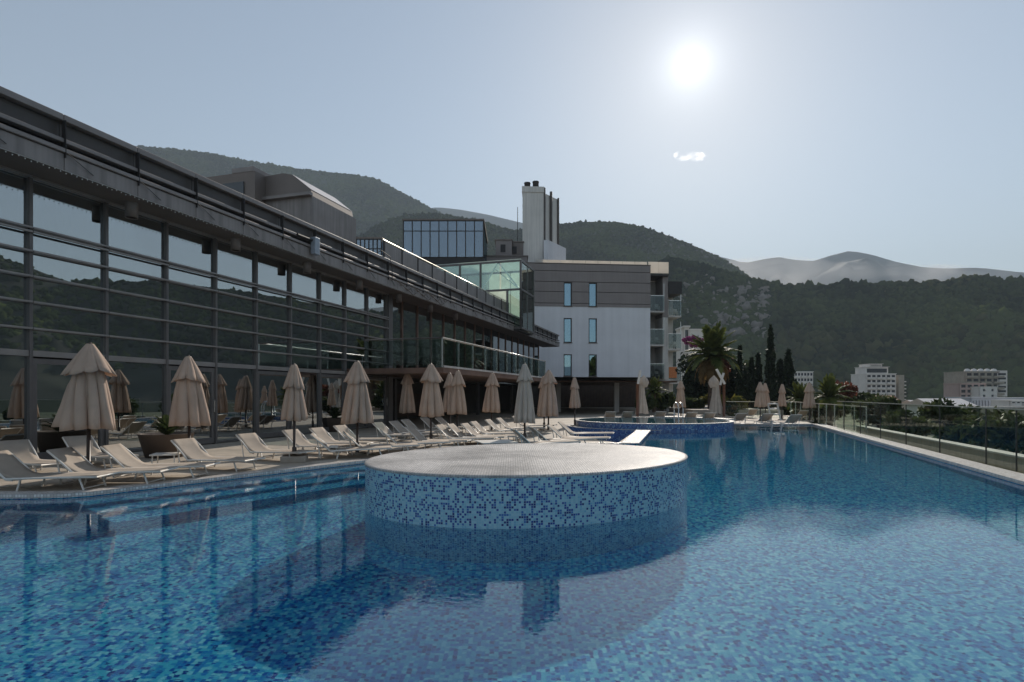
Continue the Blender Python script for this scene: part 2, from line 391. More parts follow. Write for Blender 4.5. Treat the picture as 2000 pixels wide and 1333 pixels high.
# broad steps under water along the lounger side
for i, (o0, o1, zt) in enumerate(((0, .55, -.34), (.55, 1.1, -.66), (1.1, 1.65, -.98))):
    a, b = Vector((-6.6, 8.76)), Vector((0.1, 17.6)); d = (b - a).normalized(); nrm = Vector((d.y, -d.x))
    q = [a + nrm * o0, a + nrm * o1, b + nrm * o1, b + nrm * o0]
    v = [(p.x, p.y, zt) for p in q] + [(q[1].x, q[1].y, PD), (q[2].x, q[2].y, PD), (q[0].x, q[0].y, PD)]
    L = (b - a).length
    v = [(p.x, p.y, zt) for p in q] + [(q[1].x, q[1].y, zt), (q[2].x, q[2].y, zt), (q[1].x, q[1].y, PD), (q[2].x, q[2].y, PD), (q[0].x, q[0].y, zt), (q[0].x, q[0].y, PD)]
    uv = [(0, 0), (0, .55), (L, .55), (L, 0), (0, 0), (L, 0), (0, 1), (L, 1), (.55, 0), (.55, 1)]
    st = uv_mesh('pool_step', v, [(0, 1, 2, 3), (4, 6, 7, 5), (8, 9, 6, 4)], uv, M['pool_tile'], None, 'structure'); recv.append(st)

# water: one sheet with fine ripples
wm = bpy.data.materials.new('pool_water'); wm.use_nodes = True; n, l = nodes(wm); n.remove(n['Principled BSDF'])
g = n.new('ShaderNodeBsdfGlass'); g.inputs['IOR'].default_value = 1.5; g.inputs['Roughness'].default_value = 0; g.inputs['Color'].default_value = (.98, 1, 1, 1)
l.new(g.outputs[0], n['Material Output'].inputs['Surface'])
tc = n.new('ShaderNodeTexCoord')
n1 = n.new('ShaderNodeTexNoise'); n1.inputs['Scale'].default_value = 10; n1.inputs['Detail'].default_value = 2.5; n1.inputs['Roughness'].default_value = .55; n1.inputs['Distortion'].default_value = .4
mp = n.new('ShaderNodeMapping'); mp.inputs['Rotation'].default_value = (0, 0, .5); mp.inputs['Scale'].default_value = (1, 1.7, 1)
l.new(tc.outputs['Object'], mp.inputs[0]); l.new(mp.outputs[0], n1.inputs['Vector'])
n2 = n.new('ShaderNodeTexNoise'); n2.inputs['Scale'].default_value = 1.3; n2.inputs['Detail'].default_value = 2; l.new(tc.outputs['Object'], n2.inputs['Vector'])
am = n.new('ShaderNodeMath'); am.operation = 'MULTIPLY_ADD'; am.inputs[1].default_value = 2.2; l.new(n2.outputs['Fac'], am.inputs[0]); l.new(n1.outputs['Fac'], am.inputs[2])
bp = n.new('ShaderNodeBump'); bp.inputs['Strength'].default_value = .023; bp.inputs['Distance'].default_value = .03; l.new(am.outputs[0], bp.inputs['Height']); l.new(bp.outputs[0], g.inputs['Normal'])
water = tess(POOL, [], W, 'pool_water', wm)
water.data.polygons.foreach_set('use_smooth', [True] * len(water.data.polygons))
water.cycles.is_caustics_caster = True

# coping: a raised band of pale mosaic round the pool edge
def band(pts, w_out, z, name, side=1, h=.014):
    P = [Vector(p) for p in pts]; k = len(P); off = []
    for i in range(k):
        d0 = (P[i] - P[i - 1]).normalized() if i else (P[1] - P[0]).normalized(); d1 = (P[i + 1] - P[i]).normalized() if i < k - 1 else d0
        n0 = Vector((d0.y, -d0.x)) * side; n1 = Vector((d1.y, -d1.x)) * side; nn = (n0 + n1).normalized()
        off.append(P[i] + nn * w_out / max(.5, nn.dot(n0)))
    v, f, uv = [], [], []
    s = 0
    for i in range(k):
        if i: s += (P[i] - P[i - 1]).length
        a, b = P[i], off[i]; inn = a - (b - a).normalized() * .02
        v += [(inn.x, inn.y, z - .05), (inn.x, inn.y, z + h), (b.x, b.y, z + h), (b.x, b.y, z - .01)]
        uv += [(s, -.06), (s, 0), (s, w_out), (s, w_out + .03)]
    for i in range(k - 1):
        for j in range(3):
            q = (4 * i + j, 4 * i + 4 + j, 4 * i + 5 + j, 4 * i + 1 + j); f.append(q if side > 0 else q[::-1])
    return uv_mesh(name, v, f, uv, M['coping'], None, 'structure')
band([(5.8, 1.2), (8.77, 10.0), (10.04, 13.8), (15.3, 29.7)], .47, 0, 'coping')
band([(15.3, 29.7), (10.2, 29.7)], .32, .002, 'coping')
band([(3.36, 17.8), (0.1, 17.75), (-1.0, 16.6), (-3.3, 13.26), (-6.45, 8.95), (-6.75, 8.78), (-7.2, 8.72), (-16, 8.72)], .26, 0, 'coping')

# tile trough between the round pool and the terrace, and the low white wall that closes it
tess(TROUGH, [], -.55, 'trough_floor', M['jac_tile'])
wallstrip(TROUGH, -.55, 0, 'trough_wall', M['jac_tile'], None, 'structure', True, True)
dv = thing('dividing_wall', 'low white topped wall running from the loungers to the raised round pool', 'wall', (0, 0, 0))
pw = [(3.30, 17.72), (3.86, 17.72), (5.83, 24.45), (5.22, 24.45)]
uv_mesh('top_slab', [(p[0], p[1], z) for z in (.0, .03) for p in pw], [(4, 5, 6, 7), (0, 1, 5, 4), (1, 2, 6, 5), (2, 3, 7, 6), (3, 0, 4, 7)], [(p[0], p[1] + z) for z in (.0, .05) for p in pw], M['coping'], dv)
sw = wallstrip([(3.845, 17.75), (5.80, 24.4)], PD, -.002, 'side_face', M['jac_tile'], dv); recv.append(sw)

def wetten(m):
    n, l = nodes(m); b = n['Principled BSDF']; src = b.inputs['Base Color'].links[0].from_socket; rs = b.inputs['Roughness'].links[0].from_socket
    tc = n.new('ShaderNodeTexCoord'); nz = n.new('ShaderNodeTexNoise'); nz.inputs['Scale'].default_value = 1.1; nz.inputs['Detail'].default_value = 5; nz.inputs['Distortion'].default_value = .6; l.new(tc.outputs['Object'], nz.inputs[0])
    mr = n.new('ShaderNodeMapRange'); mr.inputs['From Min'].default_value = .35; mr.inputs['From Max'].default_value = .65; mr.inputs['To Min'].default_value = .74; mr.inputs['To Max'].default_value = 1.14; l.new(nz.outputs['Fac'], mr.inputs['Value'])
    mx = n.new('ShaderNodeMix'); mx.data_type = 'RGBA'; mx.blend_type = 'MULTIPLY'; mx.inputs['Factor'].default_value = 1; l.new(src, mx.inputs['A']); l.new(mr.outputs[0], mx.inputs['B']); l.new(mx.outputs['Result'], b.inputs['Base Color'])
    mu = n.new('ShaderNodeMath'); mu.operation = 'MULTIPLY'; l.new(rs, mu.inputs[0]); l.new(mr.outputs[0], mu.inputs[1]); l.new(mu.outputs[0], b.inputs['Roughness'])
    ob = b.inputs['Normal'].links[0].from_socket; n2 = n.new('ShaderNodeTexNoise'); n2.inputs['Scale'].default_value = 14; n2.inputs['Detail'].default_value = 3; n2.inputs['Distortion'].default_value = 1.2; l.new(tc.outputs['Object'], n2.inputs[0])
    bp = n.new('ShaderNodeBump'); bp.inputs['Strength'].default_value = .5; bp.inputs['Distance'].default_value = .012; l.new(n2.outputs['Fac'], bp.inputs['Height']); l.new(ob, bp.inputs['Normal']); l.new(bp.outputs[0], b.inputs['Normal'])
wetten(M['white_tile'])
# ------------------------------------------------------------------ the fountain platform
fo = thing('fountain_platform', 'oval mosaic fountain platform standing in the pool with a wet white top', 'fountain', (.333, 9.034, 0))
FA, FB, FD, FT = 2.594, 2.066, Vector((.811, .585)), .56
def ell(t, k=1.0, grow=0.0):
    a = FD * ((FA + grow) * k * math.cos(t)) + Vector((-FD.y, FD.x)) * ((FB + grow) * k * math.sin(t)); return (a.x, a.y)
NE = 160
ring = [ell(2 * math.pi * i / NE) for i in range(NE)]
fs = wallstrip(ring, PD, FT - .03, 'side_wall', M['wall_tile'], fo, None, True, False, True); recv.append(fs)
v, f, uv = [], [], []
prof = [(1, -.0, FT - .03), (1, .012, FT - .012), (1, .006, FT), (.985, 0, FT + .004), (.8, 0, FT + .012), (.5, 0, FT + .016), (.2, 0, FT + .018)]
for k, gr, z in prof:
    for i in range(NE):
        p = ell(2 * math.pi * i / NE, k, gr); v.append((p[0], p[1], z)); uv.append((p[0], p[1]))
for j in range(len(prof) - 1):
    for i in range(NE):
        i2 = (i + 1) % NE; f.append((j * NE + i, j * NE + i2, (j + 1) * NE + i2, (j + 1) * NE + i))
v.append((0, 0, FT + .018)); uv.append((0, 0))
for i in range(NE): f.append(((len(prof) - 1) * NE + i, (len(prof) - 1) * NE + (i + 1) % NE, len(v) - 1))
top = uv_mesh('top_surface', v, f, uv, M['white_tile'], fo, None, True)

# ------------------------------------------------------------------ raised round pool
ja = thing('raised_round_pool', 'raised round mosaic pool with a brimming water surface and stepped ledge', 'pool', (JC[0], JC[1], 0))
NJ = 96
def circ(r, n=NJ): return [(r * math.cos(2 * math.pi * i / n), r * math.sin(2 * math.pi * i / n)) for i in range(n)]
JT = .28
recv.append(wallstrip(circ(JR), PD, JT - .02, 'upper_wall', M['jac_tile'], ja, None, True, False, True))
recv.append(wallstrip(circ(JR - .16), -.5, JT - .02, 'inner_wall', M['jac_tile'], ja, None, True, True, True))
rv, rf, ruv = [], [], []
for i, p in enumerate(circ(1)):
    for r, z in ((JR + .01, JT - .03), (JR + .01, JT), (JR - .17, JT), (JR - .17, JT - .03)): rv.append((p[0] * r, p[1] * r, z)); ruv.append((i * .24, r + z))
for i in range(NJ):
    a, b = 4 * i, 4 * ((i + 1) % NJ)
    for j in range(3): rf.append((a + j, b + j, b + j + 1, a + j + 1))
uv_mesh('rim', rv, rf, ruv, M['coping'], ja)
uv_mesh('basin_floor', [(*p, -.35) for p in circ(JR - .17)], [tuple(range(NJ))], circ(JR - .17), M['jac_tile'], ja)
jw = bpy.data.materials.new('still_water'); jw.use_nodes = True; n, l = nodes(jw); b = n['Principled BSDF']
b.inputs['Base Color'].default_value = (.04, .12, .16, 1); b.inputs['Roughness'].default_value = .02; b.inputs['IOR'].default_value = 1.33
nz = n.new('ShaderNodeTexNoise'); nz.inputs['Scale'].default_value = 5; bpn = n.new('ShaderNodeBump'); bpn.inputs['Strength'].default_value = .06; bpn.inputs['Distance'].default_value = .03
tcn = n.new('ShaderNodeTexCoord'); l.new(tcn.outputs['Object'], nz.inputs[0]); l.new(nz.outputs[0], bpn.inputs['Height']); l.new(bpn.outputs[0], b.inputs['Normal'])
MB().poly(circ(JR - .165), JT - .012).build('water_surface', jw, ja)
# lower ledge on the terrace side
la = [(JL * math.cos(t), JL * math.sin(t)) for t in np.linspace(math.radians(150), math.radians(262), 40)]
lv = wallstrip(la, -.55, -.0, 'ledge_wall', M['jac_tile'], ja, None, False, False, True)
v = [(p[0], p[1], .012) for p in la] + [(p[0] * (JR + .0) / JL, p[1] * (JR + .0) / JL, .012) for p in la]
uv_mesh('ledge_top', v, [(i, i + 1, 41 + i, 40 + i) for i in range(39)], [(p[0], p[1]) for p in v], M['coping'], ja)
# broad white slab on the far side of the rim
sa = list(np.linspace(math.radians(5), math.radians(78), 20))
v = [((JR + .45) * math.cos(t), (JR + .45) * math.sin(t), z) for z in (JT - .05, JT + .035) for t in sa] + [((JR - .22) * math.cos(t), (JR - .22) * math.sin(t), z) for z in (JT - .05, JT + .035) for t in sa]
f = []
for i in range(19): f += [(i, i + 1, 21 + i, 20 + i), (20 + i, 21 + i, 61 + i, 60 + i), (41 + i, 40 + i, 60 + i, 61 + i)]
f += [(0, 20, 60, 40), (19, 59, 79, 39)]
uv_mesh('coping_slab', v, f, [(p[0], p[1]) for p in v], M['coping'], ja)
for o in recv: o.cycles.is_caustics_receiver = True
hr = thing('pool_handrail', 'tall looped steel handrail at the far rim of the raised pool', 'handrail', (8.9, 31.3, JT))
MB().tube([(-.12, -.5, -.2), (-.12, -.5, .45), (-.12, -.3, .75), (-.12, .1, .8), (-.12, .3, .7), (-.12, .3, 0)], .03, 8).build('rail_loop', M['steel'], hr, True)
MB().tube([(.12, -.5, -.2), (.12, -.5, .45), (.12, -.3, .75), (.12, .1, .8), (.12, .3, .7), (.12, .3, 0)], .03, 8).build('rail_loop', M['steel'], hr, True)

# ------------------------------------------------------------------ long glazed pavilion on the terrace
FA_ = math.radians(17.2)
RZ = math.pi / 2 - FA_
PO = (-9.06, 17.8, 0)
def fr(px, d):
    """distance along the pavilion front of the picture column px on the plane d metres in front of the glass"""
    r = (px - 1000) / F; c, s = math.cos(FA_), math.sin(FA_)
    X0, Y0 = PO[0] + c * d, PO[1] - s * d
    return (r * Y0 - X0) / (s - r * c)
pv = thing('glazed_pavilion', 'long dark glazed pavilion with a deep louvred eave behind the sun loungers', 'building', PO, RZ)
T0, BAY, NB0, NB1 = -5.23, 1.735, -3, 9
ZS = [2.41, 2.95, 3.53, 4.09, 4.64, 5.15, 6.26]
def share(o, loc, parent, name=None):
    c = o.copy(); COL.objects.link(c); c.parent = parent; c.location = loc; return c
mul = MB().box(-.035, .035, -.09, .05, 0, 6.28).build('mullion', M['alu'], pv, loc=(T0 + NB0 * BAY, 0, 0))
for k in range(NB0 + 1, NB1 + 1): share(mul, (T0 + k * BAY, 0, 0), pv)
hb = BAY - .07
barm = {}
for k in range(NB0, NB1):
    x = T0 + k * BAY + BAY / 2
    for i, z in enumerate(ZS):
        big = i == 0
        key = 'b' if big else 's'
        loc = (x, 0, z)
        if key in barm: share(barm[key], loc, pv)
        else:
            m = MB()
            if big: m.box(-hb / 2, hb / 2, -.07, .04, -.07, .06)
            else: m.box(-hb / 2, hb / 2, -.04, .03, -.02, .02); m.box(-BAY / 2 + .01, BAY / 2 - .01, -.16, -.10, -.022, .018)
            barm[key] = m.build('transom' if big else 'glazing_bar', M['bar'], pv, loc=loc)
    if 'd' in barm: share(barm['d'], (x, -.13, 5.06), pv)
    else: barm['d'] = MB().box(-BAY / 2 + .01, BAY / 2 - .01, -.03, .03, -.02, .02).build('glazing_bar', M['bar'], pv, loc=(x, -.13, 5.06))
    for i in range(len(ZS) - 1):
        z0, z1 = ZS[i] + (.06 if i == 0 else .02), ZS[i + 1] - .02
        key = ('p', i)
        if key in barm: share(barm[key], (x, .01, z0), pv)
        else: barm[key] = MB().box(-hb / 2, hb / 2, -.006, .006, 0, z1 - z0).build('pane', M['pane'], pv, loc=(x, .01, z0))
    if 'sp' in barm: share(barm['sp'], (x, .22, 2.36), pv)
    else: barm['sp'] = MB().box(-BAY / 2, BAY / 2, 0, .04, 0, .56).build('spandrel_panel', M['spandrel'], pv, loc=(x, .22, 2.36))
    # doors in every second bay, fixed panes between them
    if k % 2 == 0:
        if 'door' in barm:
            d = share(barm['door'], (x, 0, 0), pv)
            for ch in kids(barm['door']): share(ch, ch.location, d)
        else:
            m = MB(); e = hb / 2
            m.box(-e, -e + .11, -.05, .05, .03, 2.30); m.box(e - .11, e, -.05, .05, .03, 2.30); m.box(-e + .11, e - .11, -.05, .05, 2.18, 2.30); m.box(-e + .11, e - .11, -.05, .05, .03, .2)
            barm['door'] = m.build('door', M['alu'], pv, loc=(x, 0, 0))
            MB().box(-e + .11, e - .11, -.006, .006, .2, 2.18).build('pane', M['pane'], barm['door'])
            MB().tube([(e - .06, -.05, .95), (e - .06, -.11, .98), (e - .06, -.11, 1.32), (e - .06, -.05, 1.35)], .014, 6).build('handle', M['steel'], barm['door'])
    else:
        if 'fix' in barm: share(barm['fix'], (x, 0, 0), pv)
        else: barm['fix'] = MB().box(-hb / 2, hb / 2, -.006, .006, .08, 2.33).build('pane', M['pane'], pv, loc=(x, 0, 0))
        if 'sill' in barm: share(barm['sill'], (x, 0, 0), pv)
        else: barm['sill'] = MB().box(-hb / 2, hb / 2, -.05, .05, .02, .08).build('sill', M['alu'], pv, loc=(x, 0, 0))
    if k % 4 != 2:
        m = MB(); N = 28; zz = (2.95, 6.2)
        xs = [-.75 + 1.5 * i / N for i in range(N + 1)]; w0 = rnd.choice((.5, .8, 1.0))
        for i in range(N):
            y0, y1 = .05 * math.sin(i * 1.9), .05 * math.sin((i + 1) * 1.9)
            m.quad((xs[i] * w0, y0, zz[0]), (xs[i + 1] * w0, y1, zz[0]), (xs[i + 1] * w0, y1, zz[1]), (xs[i] * w0, y0, zz[1]))
        m.build('curtain', M['curtain'], pv, loc=(x, .75, 0))
TE = T0 + NB1 * BAY
XL, XR = T0 + NB0 * BAY - .1, 43.0
# inside: floors, back wall, partitions so that the glass has depth behind it
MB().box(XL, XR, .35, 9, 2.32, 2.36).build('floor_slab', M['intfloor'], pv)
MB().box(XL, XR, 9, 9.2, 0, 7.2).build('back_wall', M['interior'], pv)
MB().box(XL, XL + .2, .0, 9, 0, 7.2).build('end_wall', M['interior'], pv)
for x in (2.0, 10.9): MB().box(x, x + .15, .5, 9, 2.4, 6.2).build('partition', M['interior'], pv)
# eave
DO = 1.07
MB().box(XL, XR, -DO + .03, .6, 6.28, 6.34).build('soffit', M['soffit'], pv)
MB().box(XL, XR, -DO + .45, 9.2, 7.15, 7.3).build('roof_slab', M['roofgrey'], pv)
MB().box(XL, XR, -DO + .30, -DO + .36, 6.34, 7.4).build('fascia_backing', M['dark'], pv)
fp = None; k = NB0
parts = {}
while T0 + k * BAY < XR - .5:
    x = T0 + k * BAY + BAY / 2
    e = BAY / 2 - .005
    specs = (('fascia_panel', (-e, e, -DO - .01, -DO + .02, 6.29, 6.65), M['fascia']),
             ('louvre', (-e, e, -DO - .06, -DO + .16, 6.665, 6.755), M['ledge']),
             ('louvre', (-e, e, -DO - .02, -DO + .2, 6.885, 6.975), M['ledge']),
             ('upper_fascia_panel', (-e, e, -DO + .14, -DO + .18, 6.99, 7.35), M['brownsheet']),
             ('eave_cap', (-e, e, -DO + .0, -DO + .5, 7.36, 7.50), M['ledge']))
    for i, (nm, b, mt) in enumerate(specs):
        if i in parts: share(parts[i], (x, 0, 0), pv)
        else: parts[i] = MB().box(*b).build(nm, mt, pv, loc=(x, 0, 0), bevel=.012)
    if 'br' in parts:
        share(parts['br'], (x - BAY / 2, 0, 0), pv); share(parts['cb'], (x - BAY / 2, 0, 0), pv)
    else:
        parts['br'] = MB().box(-.007, .007, -DO - .06, -DO + .06, 6.56, 7.36).build('bracket', M['dark'], pv, loc=(x - BAY / 2, 0, 0))
        parts['cb'] = MB().tube([(.02, -DO - .07, 6.66), (.62, -DO - .03, 6.40)], .008, 5).build('stay_cable', M['dark'], pv, loc=(x - BAY / 2, 0, 0))
    k += 1
# string of small lamps along the eave edge: one wire with its bulbs
m = MB(); x = XL
for i in range(230):
    x = -7.5 + i * .115
    z = 6.262 - .014 * (i % 3); m.lathe([(.003, z + .016), (.012, z + .008), (.012, z - .008), (.003, z - .016)], 6, (x, -DO - .018))
m.tube([(-7.6, -DO - .018, 6.285), (19, -DO - .018, 6.285)], .006, 4)
o = m.build('string_lights', pm('lamp_glass', (.6, .6, .58), .2), pv); o['kind'] = 'stuff'
for i in range(8):
    x = fr(257, .55) + 3.47 * (i - 1)
    if 'lamp' in parts:
        share(parts['lamp'], (x, -.55, 5.9), pv)
    else: parts['lamp'] = MB().lathe([(.12, .02), (.14, .0), (.14, .38)], 20).build('soffit_lamp', M['lampm'], pv, True, loc=(x, -.55, 5.9))
# wide pillar where the glass front ends, then the set back upper rooms
MB().box(TE + .03, TE + .42, -.14, .3, 0, 6.28).build('pillar', M['alu'], pv)
xs = [TE + .45 + 1.735 * i for i in range(18)]
for i, x in enumerate(xs):
    if 'um' in parts: share(parts['um'], (x, .32, 2.6), pv)
    else: parts['um'] = MB().box(-.05, .05, -.06, .06, 0, 3.68).build('window_post', M['copper'], pv, loc=(x, .32, 2.6))
    if i < 17:
        if 'up' in parts: share(parts['up'], (x + .87, .33, 2.68), pv)
        else: parts['up'] = MB().box(-.815, .815, -.006, .006, 0, 3.6).build('tall_pane', M['pane'], pv, loc=(x + .87, .33, 2.68))
for i in range(0, 17, 2):
    m = MB(); N = 16
    for j in range(N):
        a, b = -.7 + 1.4 * j / N, -.7 + 1.4 * (j + 1) / N
        m.quad((a, .05 * (j % 2), 2.7), (b, .05 * ((j + 1) % 2), 2.7), (b, .05 * ((j + 1) % 2), 6.2), (a, .05 * (j % 2), 6.2))
    m.build('curtain', M['curtain'], pv, loc=(xs[i] + .87, .8, 0))
# ground floor recess under the balcony
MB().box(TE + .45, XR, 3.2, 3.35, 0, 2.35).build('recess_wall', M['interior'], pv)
pl = None
for i in range(7):
    z = .18 + i * .2
    if pl: share(pl, (0, 0, z), pv)
    else: pl = MB().box(TE + 4.5, TE + 16, 2.6, 2.66, 0, .17).build('plank', M['planks'], pv, loc=(0, 0, z))
cw = MB().box(-.11, .11, -.11, .11, 0, 2.35)
c0 = cw.build('post', M['alu'], pv, loc=(TE + 3, 1.2, 0))
for i in range(1, 6): share(c0, (TE + 3 + i * 4.2, 1.2, 0), pv)
# drain hopper and pipe on the eave, cable loop
px_t = fr(613, DO + .1)
MB().box(px_t - .14, px_t + .14, -DO - .26, -DO - .06, 6.42, 7.02).build('rain_hopper', pm('hopper_zinc', (.33, .38, .44), .5, .3), pv, bevel=.02)
MB().tube([(px_t - .9, -DO - .1, 6.9), (px_t - .14, -DO - .12, 6.9)], .05, 8).build('rain_pipe', M['dark'], pv)
cx = fr(762, DO)
MB().tube([(cx - 1.0, -DO + .2, 7.5), (cx - .6, -DO + .1, 7.78), (cx - .1, -DO - .05, 7.6), (cx, -DO - .1, 7.1), (cx, -DO - .1, 6.5)], .018, 6).build('loose_cable', M['dark'], pv)
tb = MB()
for i in range(10):
    a = cx + .3 + i * .55; z = 6.62 - .25 * (i % 3) * .5
    tb.tube([(a, -DO - .05, z + .1), (a + .3, -DO - .09, z - .02), (a + .7, -DO - .06, z - .12), (a + 1.0, -DO - .08, z + .03)], .014, 5)
tb.build('dry_creeper', M['bark'], pv)
# balustrade on the roof edge
rp = thing('roof_balustrade', 'grey panelled balustrade on the roof edge of the pavilion', 'balustrade', PO, RZ)
t1, t2 = fr(750, .3), fr(993, .3)
nb = 11; st = (t2 - t1) / nb
for i in range(nb + 1):
    if i == 0: po_ = MB().box(-.03, .03, -.04, .04, 7.3, 8.6).build('post', M['dark'], rp, loc=(t1, -.3, 0)); pn_ = MB().box(.04, st - .04, -.01, .01, 7.5, 8.55).build('panel', M['fascia'], rp, loc=(t1, -.3, 0))
    else:
        share(po_, (t1 + i * st, -.3, 0), rp)
        if i < nb: share(pn_, (t1 + i * st, -.3, 0), rp)
MB().tube([(t1 - .1, -.3, 8.63), (t2, -.3, 8.63)], .035, 8).build('handrail', M['railtop'], rp, True)

# plant house on the roof
rh = thing('roof_plant_house', 'grey rooftop plant house with a sloping sunlit roof slope', 'building', (PO[0], PO[1], 7.3), RZ)
a, b = fr(609, -3), fr(695.5, -3)
Zt = 10.75 - 7.3
MB().box(a, b, 3.0, 5.6, -.1, Zt).build('lower_wall', M['fascia'], rh)
prof = [(3.0, 0), (3.05, .28), (4.1, 1.1), (4.6, 1.22), (5.6, 1.18), (5.6, 0)]
m = MB(); k = len(prof)
for x in (a, b - .3):
    for y, z in prof: m.v.append((x, y, Zt + z))
m.f = [tuple(range(k))[::-1], tuple(range(k, 2 * k))] + [(i, (i + 1) % k, k + (i + 1) % k, k + i) for i in range(k)]
m.build('curved_roof', M['roofgrey'], rh)
MB().quad((a + .02, 3.045, Zt + .30), (b - .32, 3.045, Zt + .30), (b - .32, 4.09, Zt + 1.115), (a + .02, 4.09, Zt + 1.115)).build('sunlit_roof_slope', M['paleroof'], rh)  # sunlit slope of the roof, its brightness and peach tone put into the colour
MB().box(a - .25, a - .004, 2.95, 5.9, Zt - .02, Zt + .12).build('eave_trim', M['ledge'], rh)
a2 = a - .1
MB().box(a2 - .6, a2 + 1.0, 5.604, 9.2, -.1, Zt + 1.2).build('upper_wall', M['roofgrey'], rh)
MB().box(a2 - .62, a2 + .6, 5.7, 6.9, Zt + 1.2, Zt + 1.42).build('roof_kerb', M['ledge'], rh)
MB().box(a2 - .66, a2 - .60, 6.2, 7.6, Zt - .8, Zt + .75).build('window', M['dkwin'], rh)

# first floor balcony over the recess
bl = thing('curved_balcony', 'first floor balcony with a glass front and brown edge above the recess', 'balcony', PO, RZ)
ba, bb, bd = fr(864, 4.4), fr(1073, 4.7), 4.45
MB().box(ba, bb + 1.2, -bd, .28, 2.36, 2.58).build('floor_slab', M['copper'], bl)
MB().box(TE + .45, ba - .004, -.9, .28, 2.36, 2.58).build('floor_slab', M['copper'], bl)
MB().box(ba - .01, bb + 1.2, -bd - .04, -bd - .004, 2.58, 2.66).build('edge_trim', M['concrete'], bl)
nbp = 10; st = (bb - ba) / nbp
pn_ = MB().box(.03, st - .03, -.008, .008, 2.68, 3.70).build('glass_panel', M['balc'], bl, loc=(ba, -bd + .05, 0))
ps_ = MB().box(-.015, .015, -.03, .03, 2.58, 3.74).build('post', M['steel'], bl, loc=(ba, -bd + .05, 0))
for i in range(1, nbp + 1):
    share(ps_, (ba + i * st, -bd + .05, 0), bl)
    if i < nbp: share(pn_, (ba + i * st, -bd + .05, 0), bl)
MB().tube([(ba, -bd + .05, 3.76), (bb, -bd + .05, 3.76)], .035, 8).build('handrail', M['steel'], bl, True)
MB().tube([(ba, -bd + .05, 3.76), (ba, -.9, 3.76)], .03, 8).build('handrail', M['alu'], bl, True)
MB().box(ba - .008, ba + .008, -bd + .1, -.9, 2.68, 3.70).build('glass_panel', M['balc'], bl)

# glass link box standing on the end of the pavilion roof
gx = thing('glass_link_box', 'green glass stair box with white diagonal braces at the pavilion end', 'building', PO, RZ)
g0, g1 = fr(1017, 1.6), fr(1042, 1.6)
zt, zm, zb = 11.55, 9.4, 6.5
WB = 7.6
mf = lambda: MB()
frost = pm('added_frosted_sheet', (.80, .86, .80), .4, 0, .08, 1.5, trans=.65)  # translucent sheet added so that sun from behind makes the box glow pale
def frame(p, q, wd=.14, nm='frame_member', mt='alu'): return mf().bar(p, q, wd).build(nm, M[mt], gx)
for y in (-1.6, 1.6, 3.3, 5.9): frame((g0, y, zm if y > 0 else zb), (g0, y, zt))
for y in (-1.6, -.55):
    frame((g0, y, zb), (g0, y, zm))
for z in (zt, zm): frame((g0, -1.6, z), (g0, WB - 1.6, z))
frame((g0, -1.6, zb), (g0, -.55, zb))
frame((g1, -1.6, zb), (g1, -1.6, zt)); frame(((g0 + g1) / 2, -1.6, zb), ((g0 + g1) / 2, -1.6, zt), .08)
for z in (zt, zm, zb): frame((g0, -1.6, z), (g1, -1.6, z))
frame((g0 + .1, -1.5, zm), (g0 + .1, .2, zt), .09, 'brace', 'steel'); frame((g0 + .1, .2, zt), (g0 + .1, 1.6, zm), .09, 'brace', 'steel'); frame((g0 + 2, -1.4, zm), (g0 + 2, 1.2, zt), .09, 'brace', 'steel')
frame((g0 + .1, -1.55, zm), (g1, -1.55, zb + 1.6), .08, 'brace', 'steel')
for y0, y1 in ((-1.6, 0), (0, 1.6), (1.6, 3.3), (3.3, 5.9)): mf().box(g0 - .006, g0 + .006, y0 + .07, y1 - .07, zm + .07, zt - .07).build('pane', M['panegreen'], gx)
mf().box(g0 - .006, g0 + .006, -1.53, -.62, zb + .07, zm - .07).build('pane', M['panegreen'], gx)
for i in range(2):
    xa, xb = g0 + i * (g1 - g0) / 2 + .06, g0 + (i + 1) * (g1 - g0) / 2 - .06
    for z0, z1 in ((zb, zm), (zm, zt)): mf().box(xa, xb, -1.606, -1.594, z0 + .07, z1 - .07).build('pane', M['panegreen'], gx)
mf().box(g0, g1, -1.6, WB - 1.6, zt + .071, zt + .13).build('roof_sheet', frost, gx)  # frosted to let sunlight through and brighten the box
mf().box(g0 - .1, g1 + .1, -1.5, -.5, zb - .2, zb - .072).build('floor_slab', M['dark'], gx)
for i in range(4): mf().box(g1, g1 + .04, -1.5 + i * 1.9, .34 + i * 1.9, zb, zt - .1).build('added_glow_screen', frost, gx)  # screens added behind the panes to catch the sun and glow

